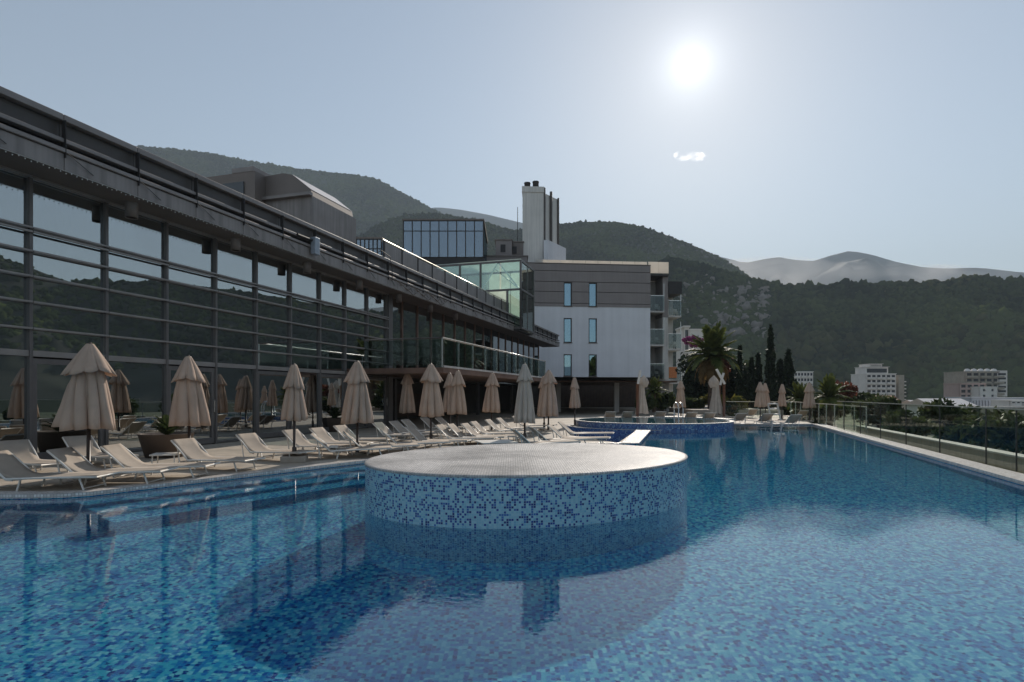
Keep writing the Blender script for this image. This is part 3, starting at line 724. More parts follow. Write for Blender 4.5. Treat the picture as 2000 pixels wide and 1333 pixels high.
# blue glass block and grey glass tower further up the slope
def glasstower(name, label, px0, px1, y0, y1, Y, depth, nx, rows, sidepx=None):
    A, B = at(px0, y1, Y), at(px1, y1, Y); ztop = at(px0, y0, Y).z
    o = thing(name, label, 'building', (A.x, Y, 0)); wd = B.x - A.x; z0 = A.z
    MB().box(.1, wd - .1, .08, depth, -4, ztop - .05).build('core', M['interior'], o)
    px = wd / nx; zz = [z0] + [z0 + (ztop - z0) * r for r in rows] + [ztop]
    pc = {}
    for j in range(len(zz) - 1):
        for i in range(nx):
            if j in pc: share(pc[j], (i * px, 0, 0), o)
            else: pc[j] = MB().box(.04, px - .04, -.01, .01, zz[j] + .04, zz[j + 1] - .04).build('pane', M['panetower'], o, loc=(0, 0, 0))
    mm = MB().box(-.05, .05, -.06, .05, z0, ztop).build('mullion', M['dark'], o)
    for i in range(1, nx + 1): share(mm, (i * px, 0, 0), o)
    for z in zz: MB().box(.05, wd - .05, -.05, .04, z - .04, z + .04).build('transom', M['dark'], o)
    ns = max(2, int(depth / px * .6)); sp = depth / ns
    for j in range(len(zz) - 1):
        for i in range(ns): MB().box(wd - .01, wd + .01, i * sp + .04, (i + 1) * sp - .04, zz[j] + .04, zz[j + 1] - .04).build('pane', M['panetower'], o)
    MB().box(-.1, wd + .1, -.1, depth + .1, ztop + .04, ztop + .2).build('roof_slab', M['roofgrey'], o)
    MB().box(-.05, wd + .05, .0, depth, -6, z0 - .045).build('base_wall', M['dark'], o)
    return o
glasstower('glass_office_block', 'grey blue glass block behind the pavilion roof left of the white tower', 788, 944, 432, 503, 60, 9, 9, (.72,))
glasstower('blue_glass_block', 'small dark blue glass block just above the pavilion roof beside the plant house', 696, 745, 468, 505, 52, 4, 6, (.5,))

# ------------------------------------------------------------------ white hotel wing
WR = math.radians(5.5)
WO = (2.6, 66.0, 0)
hw = thing('hotel_wing', 'four storey hotel wing with a white wall under brown cladding bands', 'building', WO, WR)
def wallgrid(m, x0, x1, z0, z1, holes, y0, y1):
    xs_ = sorted({x0, x1} | {min(max(h[i], x0), x1) for h in holes for i in (0, 1)}); zs_ = sorted({z0, z1} | {min(max(h[i], z0), z1) for h in holes for i in (2, 3)})
    for i in range(len(xs_) - 1):
        for j in range(len(zs_) - 1):
            cx_, cz_ = (xs_[i] + xs_[i + 1]) / 2, (zs_[j] + zs_[j + 1]) / 2
            if not any(h[0] < cx_ < h[1] and h[2] < cz_ < h[3] for h in holes): m.box(xs_[i], xs_[i + 1], y0, y1, zs_[j], zs_[j + 1])
    return m
WX = ((3.29, 4.23), (6.18, 7.13)); WZ = ((11.52, 14.26), (7.4, 10.2), (3.56, 6.08))
HL = [(*x, *z) for x in WX for z in WZ]
wallgrid(MB(), -2.5, 13.4, 3.49, 11.5, HL, 0, .5).build('white_wall', M['white_r'], hw)
bz = [11.5, 11.87, 13.18, 14.31, 15.54, 16.35]
for i in range(5): wallgrid(MB(), -2.5, 13.42, bz[i] + (.03 if i else .002), bz[i + 1] - .03, HL, -.05, .5).build('cladding_band', M['brown_r'], hw)
MB().box(-2.5, 13.3, .02, .5, 11.53, 16.3).build('cladding_backing', M['dark'], hw) if False else None
MB().box(-2.5, 13.44, -.09, .6, 16.35, 16.43).build('parapet_cap', M['roofgrey'], hw)
for (x0, x1) in WX:
    for zi, (z0, z1) in enumerate(WZ):
        m = MB(); f_ = .11; y0, y1 = .10, .24
        m.box(x0, x0 + f_, y0, y1, z0, z1); m.box(x1 - f_, x1, y0, y1, z0, z1); m.box(x0 + f_, x1 - f_, y0, y1, z0, z0 + f_); m.box(x0 + f_, x1 - f_, y0, y1, z1 - f_, z1)
        wn_ = m.build('window', M['dark'], hw)
        MB().box(x0 + f_, x1 - f_, .15, .17, z0 + f_, z1 - f_).build('pane', M['panewin'], wn_); MB().box(x0 - .06, x1 + .06, -.09, .098, z0 - .06, z0 - .003).build('sill', M['roofgrey'], wn_)
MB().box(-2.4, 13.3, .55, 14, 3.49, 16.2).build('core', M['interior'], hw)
# pale glass strip along the roof edge, brighter box at the corner
wgl = pm('frosted_glass', (.80, .76, .70), .3, 0, .05, 1, trans=.55)
for i in range(9):
    MB().box(.1 + i * 1.45, .1 + i * 1.45 + 1.42, .32, .36, 16.44, 16.85).build('roof_glass_panel', wgl, hw)
for i in range(2): MB().box(13.32 + i * 1.22, 13.32 + i * 1.22 + 1.2, .42, .5, 15.6, 16.9).build('roof_glass_panel', wgl, hw)
MB().box(13.3, 15.8, .55, 4, 15.3, 15.5).build('roof_overhang', M['dark'], hw)
# side bay with stacked balconies
MB().box(13.41, 17.4, 3.4, 14, 0, 15.2).build('set_back_wall', M['concrete'], hw)
MB().box(15.2, 15.85, .9, 3.4, 10.6, 15.6).build('fin_wall', M['brown_r'], hw)
MB().box(15.2, 15.85, .9, 3.4, 0, 10.55).build('fin_wall', M['concrete'], hw)
MB().box(15.86, 17.5, .8, 4.5, 13.3, 14.75).build('dark_awning_box', M['dark'], hw)
def balc(x0, x1, y0, y1, z):
    s_ = MB().box(x0, x1, y0, y1, z - .18, z).build('balcony', M['concrete'], hw)
    MB().box(x0 + .03, x1 - .03, y0 + .02, y0 + .04, z + .06, z + 1.75).build('glass_front', M['railgrey'], s_)
    MB().box(x0, x1, y0, y0 + .06, z + 1.75, z + 1.81).build('top_rail', M['steel'], s_)
    MB().box(x1 - .06, x1, y0 + .07, y0 + .13, z, z + 3.2).build('edge_post', M['steel'], s_)
    for q in range(2):
        ch = MB(); cx_ = x0 + .45 + q * .75; yc = y0 + .9
        for dx in (-.22, .22):
            for dy in (-.2, .2): ch.box(cx_ + dx - .02, cx_ + dx + .02, yc + dy - .02, yc + dy + .02, z, z + (.95 if dy > 0 else .62))
        ch.box(cx_ - .26, cx_ + .26, yc - .24, yc + .24, z + .42, z + .47); ch.box(cx_ - .24, cx_ + .24, yc + .18, yc + .22, z + .6, z + .95); ch.box(cx_ - .26, cx_ - .2, yc - .22, yc + .2, z + .62, z + .66); ch.box(cx_ + .2, cx_ + .26, yc - .22, yc + .2, z + .62, z + .66)
        tag(ch.build('balcony_chair', M['white_m'], None, loc=None), 'white chair %s on the %s %s balcony of the hotel wing' % (('by the wall', 'by the edge')[q], {11: 'upper', 7: 'middle', 3: 'lowest'}[int(round(z))], 'inner' if x0 < 15 else 'outer corner'), 'chair', 'balcony chairs').matrix_world = Matrix.Translation(Vector(WO)) @ Matrix.Rotation(WR, 4, 'Z')
for z in (11.2, 7.3, 3.3): balc(13.42, 15.19, .3, 3.39, z)
for z in (10.75, 6.85, 2.95): balc(15.9, 17.45, .9, 3.39, z)
tw = MB().box(15.95, 16.9, .86, .9, 2.95 + .5, 2.95 + 1.78).build('beach_towel', pm('orange_towel', (.55, .20, .08), .9, 0, .2, 8), None)
tag(tw, 'orange towel hung over the lowest balcony of the hotel wing', 'towel').matrix_world = Matrix.Translation(Vector(WO)) @ Matrix.Rotation(WR, 4, 'Z')
MB().box(3.5, 12.2, 6, 11, 16.2, 17.75).build('penthouse', pm('warm_render', (.36, .31, .27), .85, 0, .06, .5), hw)
MB().box(6, 9.5, 7, 11, 17.75, 18.1).build('penthouse_roof', M['roofgrey'], hw)
# ground floor recess with ribbed screen
MB().box(-2, 14, 1.2, 1.4, 0, 3.4).build('recess_wall', M['interior'], hw)
m = MB()
for i in range(64): m.box(.6 + i * .18, .6 + i * .18 + .09, 1.0, 1.19, .1, 3.3)
o = m.build('ribbed_screen', M['planks'], hw); o['kind'] = 'stuff'

# canopy slab in front of the wing, on a column
cp = thing('terrace_canopy', 'thin flat canopy roof along the foot of the white hotel wing', 'canopy', (0, 0, 0))
MB().prism([(2.2, 40.5), (3.1, 46), (12.6, 46.8), (13.6, 48), (13.6, 65.4), (1.2, 65.4), (-1, 45)], 2.50, 2.68).build('roof_slab', M['copper'], cp)
MB().prism([(2.1, 40.4), (3.0, 45.9), (12.7, 46.7), (13.7, 47.9), (13.6, 48), (12.6, 46.8), (3.1, 46), (2.2, 40.5)], 2.60, 2.74).build('edge_trim', M['concrete'], cp)
for x, y in ((8.85, 49.5), (4.0, 50.5), (13.2, 50)): MB().box(x - .2, x + .2, y - .2, y + .2, 0, 2.5).build('column', M['concrete'], cp)

# chimney tower
ct = thing('chimney_tower', 'tall pale concrete tower with dark flues above the hotel roofs', 'tower', (0, 74, 0))
foot = [(1.30, -1.8), (3.86, -1.6), (6.05, 1.2), (5.6, 3.5), (1.6, 3.2)]
zT = at(1040, 365, 72.3).z
MB().prism(foot, 3, zT - .7).build('shaft', M['towerc'], ct)
MB().prism([(1.22, -1.9), (3.9, -1.7), (4.05, -1.5), (4.05, 3.2), (1.5, 3.2)], zT - .696, zT).build('cap', M['towerc'], ct)
for x, y in ((1.95, .2), (3.0, -.2)): MB().lathe([(.38, zT - .1), (.38, zT + 1.0), (.42, zT + 1.02), (.42, zT + 1.15), (.3, zT + 1.15)], 14, (x, y)).build('flue', M['dark'], ct, True)
fd = Vector((6.05 - 3.86, 2.8, 0)).normalized(); fn = Vector((fd.y, -fd.x, 0))
zlow = at(1075, 476, 73).z
for t, r, zz in ((.22, .1, zT - .1), (1.5, .17, zT - .25), (3.2, .13, zT - .6)):
    p = Vector((3.86, -1.6, 0)) + fd * t + fn * r
    MB().lathe([(r, zlow), (r, zz), (r * .6, zz + .05)], 12, (p.x, p.y)).build('flue_pipe', M['flue'], ct, True)
MB().prism([(3.9, -2.2), (6.2, .7), (7.0, 1.8), (4.4, -2.4)], 14, zlow + .1).build('base_plinth', M['white_r'], ct)
an = thing('antenna_mast', 'thin antenna mast beside the pale concrete tower', 'antenna', (at(1011, 470, 76).x, 76, 0))
MB().tube([(0, 0, 10), (0, 0, at(0, 405, 76).z)], [.09, .04], 6).build('mast', M['dark'], an)
# small roof huts between glass block and tower
for nm, lb, a, b_, y0, Y, mt in (('roof_hut', 'brown roof hut with vents beside the grey glass block', 968, 1000, 470, 70, 'brown_r'), ('roof_hut', 'low grey roof hut in front of the tower foot', 990, 1022, 474, 72, 'roofgrey'), ('roof_hut', 'long brown roof store under the glass block', 950, 1030, 502, 68, 'brown_r')):
    A, B = at(a, y0, Y), at(b_, y0, Y)
    o = thing(nm, lb, 'roof hut', (A.x, Y, 0)); wd = B.x - A.x
    MB().box(0, wd, 0, 4, 8, A.z).build('wall', M[mt], o); MB().box(-.1, wd + .1, -.1, 4.1, A.z, A.z + .15).build('roof', M['roofgrey'], o)
    MB().box(wd * .3, wd * .6, -.05, -.001, A.z - 1.4, A.z - .5).build('vent', M['dark'], o)

# ------------------------------------------------------------------ glass fence beside the pool
fe = thing('glass_fence', 'frameless glass fence along the pale coping at the outer pool edge', 'fence', (0, 0, 0))
fdir = Vector((OUTS, 1, 0)).normalized()
pane_l = 1.2
Ys = [25.6 - 1.183 * i for i in range(22)]
gp = None
for i in range(len(Ys) - 1):
    y0, y1 = Ys[i + 1] + .018, Ys[i] - .018
    a, b_ = (outx(y0, .06), y0), (outx(y1, .06), y1)
    if gp: c = share(gp, (outx(Ys[i + 1], .06), Ys[i + 1], 0), fe)
    else:
        L = Vector((b_[0] - a[0], b_[1] - a[1], 0)).length
        Mx = Matrix.Rotation(math.atan2(fdir.y, fdir.x), 4, 'Z')
        gp = MB().box(0.018, L + .018, -.008, .008, -.02, 1.20, Mx).build('glass_panel', M['rail'], fe, loc=(outx(Ys[i + 1], .06), Ys[i + 1], 0))
    if i % 2 == 0 or i > 9:
        if i == 0: cl = MB().box(-.009, .009, -.012, .012, 0, 1.19, Matrix.Rotation(math.atan2(fdir.y, fdir.x), 4, 'Z')).build('joint_post', M['dark'], fe, loc=(outx(Ys[i + 1], .06), Ys[i + 1], 0))
        else: share(cl, (outx(Ys[i + 1], .06), Ys[i + 1], 0), fe)
MB().bar((outx(Ys[-1], .06), Ys[-1], 1.21), (outx(Ys[0], .06), Ys[0], 1.21), .035, .02).build('top_rail', M['railtop'], fe)
fe2 = thing('far_glass_fence', 'lower glass fence with a pale rail round the far sunbathing deck', 'fence', (0, 0, 0))
pts = [Vector((outx(22.8, .5), 22.8, 0)), Vector((outx(38.6, .2), 38.6, 0)), Vector((14.6, 39.8, 0))]
for p, q in zip(pts, pts[1:]):
    L = (q - p).length; k = max(2, round(L / 1.7)); d = (q - p) / k
    for i in range(k):
        a, b_ = p + d * i, p + d * (i + 1); e = (b_ - a).normalized() * .03
        MB().bar(a + e + Vector((0, 0, .5)), b_ - e + Vector((0, 0, .5)), .014, .86).build('glass_panel', M['rail'], fe2)
        MB().box(a.x - .02, a.x + .02, a.y - .02, a.y + .02, 0, 1.0).build('post', M['steel'], fe2)
    MB().bar(p + Vector((0, 0, 1.02)), q + Vector((0, 0, 1.02)), .05, .04).build('top_rail', M['railtop'], fe2)
# outer gutter parapet below the fence
gw_ = thing('gutter_parapet', 'low outer parapet with a pale top seen through the glass fence', 'wall', (0, 0, 0))
a, b_ = (outx(0, 1.15), 0), (outx(26.5, 1.15), 26.5)
MB().prism([a, (a[0] + .3, a[1]), (b_[0] + .3, b_[1]), b_], -3, .06).build('wall', M['wallbeige'], gw_)
MB().prism([(a[0] - .03, a[1]), (a[0] + .33, a[1]), (b_[0] + .33, b_[1]), (b_[0] - .03, b_[1])], .06, .10).build('coping_slab', M['coping'] if False else M['concrete'], gw_)
MB().prism([(outx(0, .2), 0), (outx(0, 1.14), 0), (outx(26.5, 1.14), 26.5), (outx(26.5, .2), 26.5)], -.6, -.5).build('gutter_floor', M['wallbeige'], gw_)

# ------------------------------------------------------------------ sun loungers
SZ, BX, BZ, SLn, LW = .21, -.42, .57, 1.40, .56
def make_lounger(name, label, loc, rz, group):
    t = thing(name, label, 'sun lounger', loc, rz, group); h = LW / 2
    for s_ in (-1, 1):
        MB().tube([(0, s_ * h, SZ - .02), (.7, s_ * h, SZ), (SLn, s_ * h, SZ + .01)], .017, 7).build('seat_rail', M['white_m'], t, True)
        MB().tube([(BX, s_ * h, BZ), (-.20, s_ * h, .385), (.02, s_ * h, SZ - .03), (.12, s_ * h, SZ - .04)], .017, 7).build('back_rail', M['white_m'], t, True)
        MB().tube([(.22, s_ * (h - .03), SZ - .02), (.16, s_ * (h - .03), 0)], .015, 6).build('leg', M['white_m'], t, True)
        MB().tube([(1.12, s_ * (h - .03), SZ - .02), (1.19, s_ * (h - .03), 0)], .015, 6).build('leg', M['white_m'], t, True)
        MB().tube([(-.28, s_ * (h - .02), .45), (-.20, s_ * (h - .02), .02)], .013, 6).build('back_strut', M['white_m'], t, True)
    MB().tube([(.16, -h + .03, .04), (.16, h - .03, .04)], .011, 6).build('stretcher', M['white_m'], t, True)
    MB().tube([(1.19, -h + .03, .04), (1.19, h - .03, .04)], .011, 6).build('stretcher', M['white_m'], t, True)
    MB().tube([(-.20, -h + .02, .03), (-.20, h - .02, .03)], .011, 6).build('stretcher', M['white_m'], t, True)
    MB().tube([(BX, -h, BZ), (BX, h, BZ)], .015, 6).build('head_bar', M['white_m'], t, True)
    MB().tube([(SLn, -h, SZ + .01), (SLn, h, SZ + .01)], .015, 6).build('foot_bar', M['white_m'], t, True)
    prof = [(BX, BZ + .012), (-.31, .45), (-.20, .345), (-.09, .255), (.02, .195), (.14, .172), (.35, .175), (.7, .19), (1.05, .20), (SLn, SZ + .022)]
    m = MB(); ny = 6; pw_ = []
    for i, (x, z) in enumerate(prof):
        for j in range(ny + 1):
            q = -1 + 2 * j / ny; m.v.append((x, q * (h - .012), z + (q * q) * .025 * (0 if i in (0, len(prof) - 1) else 1)))
    k = ny + 1
    for i in range(len(prof) - 1):
        for j in range(ny): m.f.append((i * k + j, i * k + j + 1, (i + 1) * k + j + 1, (i + 1) * k + j))
    o = m.build('sling', M['sling'], t, True)
    so = o.modifiers.new('thick', 'SOLIDIFY'); so.thickness = .012
    hm = MB()
    for s_ in (-1, 1): hm.box(BX + .02, .05, 0, 0, 0, 0) if False else None
    return t

def lpos(px, py, rz, side=-1):
    """base point of a lounger whose back corner (side -1 near, +1 far) shows at the given pixel"""
    p = gnd(px, py, BZ); c, s = math.cos(rz), math.sin(rz)
    lx, ly = BX, side * LW / 2
    return (p.x - (c * lx - s * ly), p.y - (s * lx + c * ly), 0)
def inside(x, y, poly):
    c = False; j = len(poly) - 1
    for i in range(len(poly)):
        (xi, yi), (xj, yj) = poly[i], poly[j]
        if (yi > y) != (yj > y) and x < (xj - xi) * (y - yi) / (yj - yi) + xi: c = not c
        j = i
    return c
def clear_of_pool(loc, rz):
    """a lounger stands wholly on the paving: moved back until its legs are off the water"""
    c, s = math.cos(rz), math.sin(rz); k = 1.0
    for _ in range(16):
        x, y = loc[0] * k, loc[1] * k
        pts_ = [(x + c * lx - s * ly, y + s * lx + c * ly) for lx in (-.3, .2, .8, 1.22) for ly in (-.36, .36)]
        if not any(inside(px_, py_, POOL) or inside(px_, py_, TROUGH) or math.hypot(px_ - JC[0], py_ - JC[1]) < JL + .1 for px_, py_ in pts_): break
        k += .012
    return (x, y, 0)
D = math.radians
LG = 'beige sling sun loungers set out round the pool'
LO = [  # back corner pixel, angle, side, label
    ((90, 884), -6, -1, 'lounger with the pole of the first big parasol in front of its backrest'),
    ((13, 892), 1, 1, 'beige lounger cut by the picture edge with its foot end over the pool bend'),
    ((195, 875), -5, -1, 'beige lounger between the first and second big parasols, nearest the brown planter'),
    ((-12, 864), -10, -1, 'shaded lounger close to the glass doors, cut off by the picture edge'),
    ((122, 855), -10, -1, 'shaded grey looking lounger against the glass doors behind the first parasol'),
    ((334, 861), 3, -1, 'lounger behind the pole of the second big parasol next to the small side tables'),
    ((461, 850), -3, -1, 'lone lounger on open paving between the second and third parasols'),
    ((551, 842), -2, -1, 'lounger directly behind the pole of the third parasol with the stone base'),
    ((604, 838), 0, -1, 'lounger second along from the third parasol pole, back row'),
    ((651, 833), 0, -1, 'back row lounger whose backrest meets the fourth parasol canopy'),
    ((603, 857), -10, -1, 'lounger with a striped looking sling at the pool edge before the fourth parasol'),
    ((666, 854), -4, -1, 'lounger behind the pole of the fourth parasol at the pool edge'),
    ((727, 827), 0, -1, 'back row lounger just past the fourth parasol canopy'),
    ((741, 846), 8, -1, 'brightly sunlit lounger whose long seat reaches the white fountain top'),
    ((760, 824), 2, -1, 'lounger in the back row before the thin parasol near the balcony post'),
    ((788, 841), 8, -1, 'half shaded lounger directly before the pole of the wide fifth parasol'),
    ((783, 821), 2, -1, 'lounger behind the pole of the thin parasol under the balcony'),
    ((821, 817), 2, -1, 'dim lounger in the recess shade behind the wide fifth parasol'),
    ((850, 817), 2, -1, 'dim lounger in the recess shade beside the plank wall'),
    ((849, 834), 6, -1, 'crumpled looking shaded lounger between the wide parasol and the twin parasols'),
    ((872, 831), 6, -1, 'shaded lounger under the twin parasols'),
    ((900, 829), 4, -1, 'sunlit lounger first in the row of four past the twin parasols'),
    ((918, 825), 4, -1, 'sunlit lounger second in the row of four past the twin parasols'),
    ((947, 821), 4, -1, 'sunlit lounger third in the row of four, beside the slim parasol pole'),
    ((969, 818), 4, -1, 'sunlit lounger at the far end of the row of four'),
    ((1000, 814), 3, -1, 'long lounger lying behind the shaded parasol'),
    ((1002, 853), 10, -1, 'shaded lounger at the foot of the shaded parasol'),
    ((1037, 848), 8, -1, 'grey shaded lounger just past the shaded parasol pole, close to the fountain top'),
    ((1064, 843), 8, -1, 'lounger with sunlit seat between the shaded parasol and the round pool'),
    ((1085, 835), 7, -1, 'last sunlit lounger before the raised round pool ledge'),
]
L0 = None; treeL = None
for (px, py), deg, side, lab in LO:
    front = px in (13, 90, 195, 603, 666, 741, 1002, 1037)
    rz = D(deg if px == 13 else 2 if front and px < 300 else 14 if front else -20 + deg * .8); loc = clear_of_pool(lpos(px, py, rz, side), rz)
    if L0 is None: L0 = make_lounger('sun_lounger', lab, loc, rz, LG); treeL = tree_of(L0)
    else: dup(L0, lab, loc, rz, LG, treeL)
# loungers on the far deck turned with their backs to the pool
FL = [((1181, 805), 'lounger turned away behind the round pool, first past the last tan parasol'), ((1215, 805), 'lounger turned away behind the round pool beside the dark post parasol'), ((1279, 805), 'lounger turned away behind the round pool before the palm bush'),
      ((1436, 808), 'lounger with its back to the pool at the start of the far deck'), ((1487, 809), 'lounger with its back to the pool under the pair of far parasols'), ((1541, 811), 'lounger with its back to the pool at the fence end of the far deck'),
      ((1462, 800), 'lounger in the rear row of the far deck before the cypress trees'), ((1340, 806), 'lounger on the far deck before the tilted twin post parasols'), ((1375, 807), 'lounger on the far deck beside the tilted twin post parasols'), ((1560, 803), 'lounger in the rear row of the far deck by the last tan parasol')]
for (px, py), lab in FL:
    p = gnd(px, py, BZ); rz = D(96 if px < 1400 else 100)
    dup(L0, lab, (p.x + .31, p.y + .5, 0), rz, LG, treeL)

# ------------------------------------------------------------------ parasols (closed)
def pleated(zs, rs, n, amp, seed, hang=0.0, lobes=8, twist=0.0):
    """a gathered cloth: radius folds into pleats, lower hem uneven"""
    r_ = random.Random(seed); m = MB(); N = n
    ph = [r_.uniform(-.25, .25) for _ in range(lobes)]; am = [r_.uniform(.6, 1.25) for _ in range(lobes)]
    for i, (z, r) in enumerate(zip(zs, rs)):
        u = i / (len(zs) - 1)
        for j in range(N):
            t = 2 * math.pi * j / N; lf = t / (2 * math.pi) * lobes; k = int(lf) % lobes; x = lf - int(lf)
            fold = abs(math.sin(math.pi * (x + ph[k] * x * (1 - x)))) ** .55
            a = amp * (.35 + .65 * u) * am[k]
            rr = r * (1 - a + a * fold * 1.12) * (1 + .05 * math.sin(3 * t + seed))
            zz = z - (hang * (1 - fold) * -.6 + hang * .35 * math.sin(2.3 * t + seed)) * u ** 2
            tt = t + twist * u + .05 * math.sin(5 * u + k * 2.1 + seed)
            m.v.append((rr * math.cos(tt), rr * math.sin(tt), zz))
    for i in range(len(zs) - 1):
        for j in range(N):
            j2 = (j + 1) % N; m.f.append((i * N + j, i * N + j2, (i + 1) * N + j2, (i + 1) * N + j))
    return m
def make_parasol(label, loc, rz, rb, rtop, seed, zt=2.4, zb=.84, mat_='canvas', group=None, flare=1.0, flap=False):
    t = thing('closed_parasol', label, 'parasol', loc, rz, group)
    MB().tube([(0, 0, .05), (0, 0, zt - .06)], .032, 10).build('pole', M['wood'], t, True)
    MB().lathe([(.0, .06), (.2, .06), (.22, .04), (.22, 0)], 18).build('base', M['stone'], t)
    MB().lathe([(.05, .06), (.05, .3), (.035, .32)], 12).build('base_sleeve', M['wood'], t, True)
    zc = zt - .56
    H = zc + .1 - zb
    zs = [zc + .12 - H * u for u in (0, .06, .15, .3, .45, .6, .75, .88, 1)]
    rs = [rtop * .8, rtop * .9, rtop * .98, rtop + (rb - rtop) * .22, rtop + (rb - rtop) * .42, rtop + (rb - rtop) * .62, rtop + (rb - rtop) * .82, rb * .97, rb]
    lb = 7 + seed % 3
    m = pleated(zs, rs, 128, .56, seed, .05, lb, .25 * math.sin(seed))
    if flap:   # one panel has come loose and stands out from the rest
        for i in range(2 * 128, len(m.v)):
            x, y, z = m.v[i]; u = (zs[0] - z) / H; an_ = math.atan2(y, x) - rz; dd = math.cos(math.atan2(y, x) + .35)
            if dd > .8: s_ = (dd - .8) / .2 * u * .32; m.v[i] = (x * (1 + s_), y * (1 + s_), z + .12 * s_ + .03 * math.sin(9 * z))
    c = m.build('canopy', M[mat_], t, True); so = c.modifiers.new('thick', 'SOLIDIFY'); so.thickness = .006
    zs2 = [zt, zt - .02, zt - .1, zt - .2, zt - .32, zt - .44, zt - .54]
    ft = max(rtop * 1.36, rb * .74) * flare
    rs2 = [.05, .065, .065 + (ft - .065) * .17, .065 + (ft - .065) * .37, .065 + (ft - .065) * .60, .065 + (ft - .065) * .82, ft]
    c2 = pleated(zs2, rs2, 96, .30, seed + 5, .10, lb).build('top_tier', M[mat_], t, True); so = c2.modifiers.new('thick', 'SOLIDIFY'); so.thickness = .006
    MB().lathe([(.0, zt + .035), (.022, zt + .03), (.028, zt + .005), (.06, zt), (.06, zt - .02)], 12).build('finial', M['wood'], t, True)
    return t
PG = 'closed canvas parasols among the loungers'
def foot(px, py): p = gnd(px, py); return (p.x, p.y, 0)
UM = [  # px, foot y, top y, hem y, half width of hem px, label
    (172, 937, 672, 842, 50, 'large closed parasol with one loose panel nearest the picture edge, by the pool bend'),
    (370, 905, 697, 834, 40, 'closed parasol standing before the big brown planter'),
    (575, 900, 713, 823, 27, 'closed parasol with scalloped hem on a square stone base by open paving'),
    (698, 888, 707, 829, 33, 'tall closed parasol leaning wide towards the pool, left of the balcony post'),
    (797, 840, 727, 808, 17, 'thin closed parasol in the back row under the balcony corner'),
    (842, 867, 712, 815, 26, 'closed parasol with wide tent shaped top tier before the balcony'),
    (879, 846, 730, 806, 17, 'parasol half hidden behind another in the twin pair'),
    (893, 852, 725, 811, 21, 'front parasol of the overlapping twin pair'),
    (960, 843, 729, 807, 19, 'slim twisted closed parasol beside the row of four loungers'),
    (1025, 866, 712, 828, 22, 'tall narrow grey looking closed parasol in shade beyond the fountain'),
    (1063, 840, 735, 812, 15, 'parasol mostly hidden behind the tan parasol past the shaded one'),
    (1071, 843, 724, 815, 22, 'tan closed parasol just past the tall shaded one'),
    (1123, 833, 738, 798, 12, 'small closed parasol standing at the edge of the round pool ledge'),
    (1330, 816, 744, 797, 11, 'closed parasol before the balconies of the hotel wing, on the far deck'),
    (1485, 823, 747, 796, 12, 'front parasol of the touching pair on the far deck'),
    (1495, 820, 749, 794, 10, 'rear parasol of the touching pair on the far deck'),
    (1527, 821, 751, 795, 9, 'single closed parasol before the pointed dark cypress on the far deck'),
    (1581, 824, 748, 798, 13, 'closed parasol at the fence corner of the far deck before the small palms'),
]
for i, (px, fy, ty, hy, hw_, lab) in enumerate(UM):
    Y = EYE * F / (fy - HOR); zt = EYE + (HOR - ty) / F * Y; zb = EYE + (HOR - hy) / F * Y; rb = hw_ / F * Y * .88
    pr = make_parasol(lab, foot(px, fy), rnd.uniform(0, 6.28), rb, min(.26, rb * .62), 20 + i, zt, zb, 'canvas2' if i in (9,) else 'canvas', PG, 1.0 if i not in (5, 0) else 1.15, i == 0); pr.rotation_euler = (rnd.uniform(-.018, .018), rnd.uniform(-.018, .018), pr.rotation_euler.z)  # the shaded parasol gets a greyer canvas, its shade put into the colour
sb = thing('parasol_base_slab', 'square stone slab round the foot of the scalloped parasol', 'base', foot(575, 902), D(12))
MB().box(-.26, .26, -.26, .26, .0, .14).build('slab', M['stone'], sb, bevel=.012)

# folded cantilever parasols with a tall post and a pale arm
def cantilever(label, px, fy, topy, armpx, army, seed, side):
    p = gnd(px, fy); Y = p.y; zt = EYE + (HOR - topy) / F * Y; sc = Y / F
    t = thing('folded_cantilever_parasol', label, 'parasol', (p.x, p.y, 0), 0, 'folded cantilever parasols on the far deck')
    MB().box(-.45, .45, -.45, .45, 0, .1).build('base', M['stone'], t)
    MB().tube([(0, 0, .1), (0, 0, zt)], .085, 10).build('post', M['redwood'], t, True)
    ax = (armpx - px) * sc; az = EYE + (HOR - army) / F * Y
    MB().bar((0, -.13, zt - .05), (ax, -.13, az), .14, .09, (0, 1, 0)).build('arm', M['white_m'], t)  # white colour stands in for sunlight on the top of the wooden post
    hx = side * .42; zs = [zt + .05 - (zt - .25) * u for u in (0, .08, .2, .4, .6, .8, 1)]
    rs = [.05, .16, .17, .2, .27, .34, .40]
    c = pleated(zs, rs, 80, .4, seed, .1); c.v = [(x + hx, y + .32, z) for x, y, z in c.v]; c.build('canopy', M['canvas2'], t, True)
    k = zt + .05; hd = pleated([k + .45, k + .2, k, k - .3], [.03, .25, .33, .2], 64, .35, seed + 3, .05); hd.v = [(x + hx * 1.4, y + .32, z) for x, y, z in hd.v]; hd.build('top_tier', M['canvas2'], t, True)
    return t
cantilever('folded cantilever parasol on a dark post behind the round pool, before the palm bush', 1245, 818, 749, 1250, 724, 71, .8)
cantilever('folded cantilever parasol with a long tilted sunlit arm, front of the crossed pair', 1414, 817, 749, 1398, 722, 72, -.9)
cantilever('folded cantilever parasol behind the crossed pair, with a short upright sunlit arm', 1405, 813, 751, 1412, 729, 73, -.5)

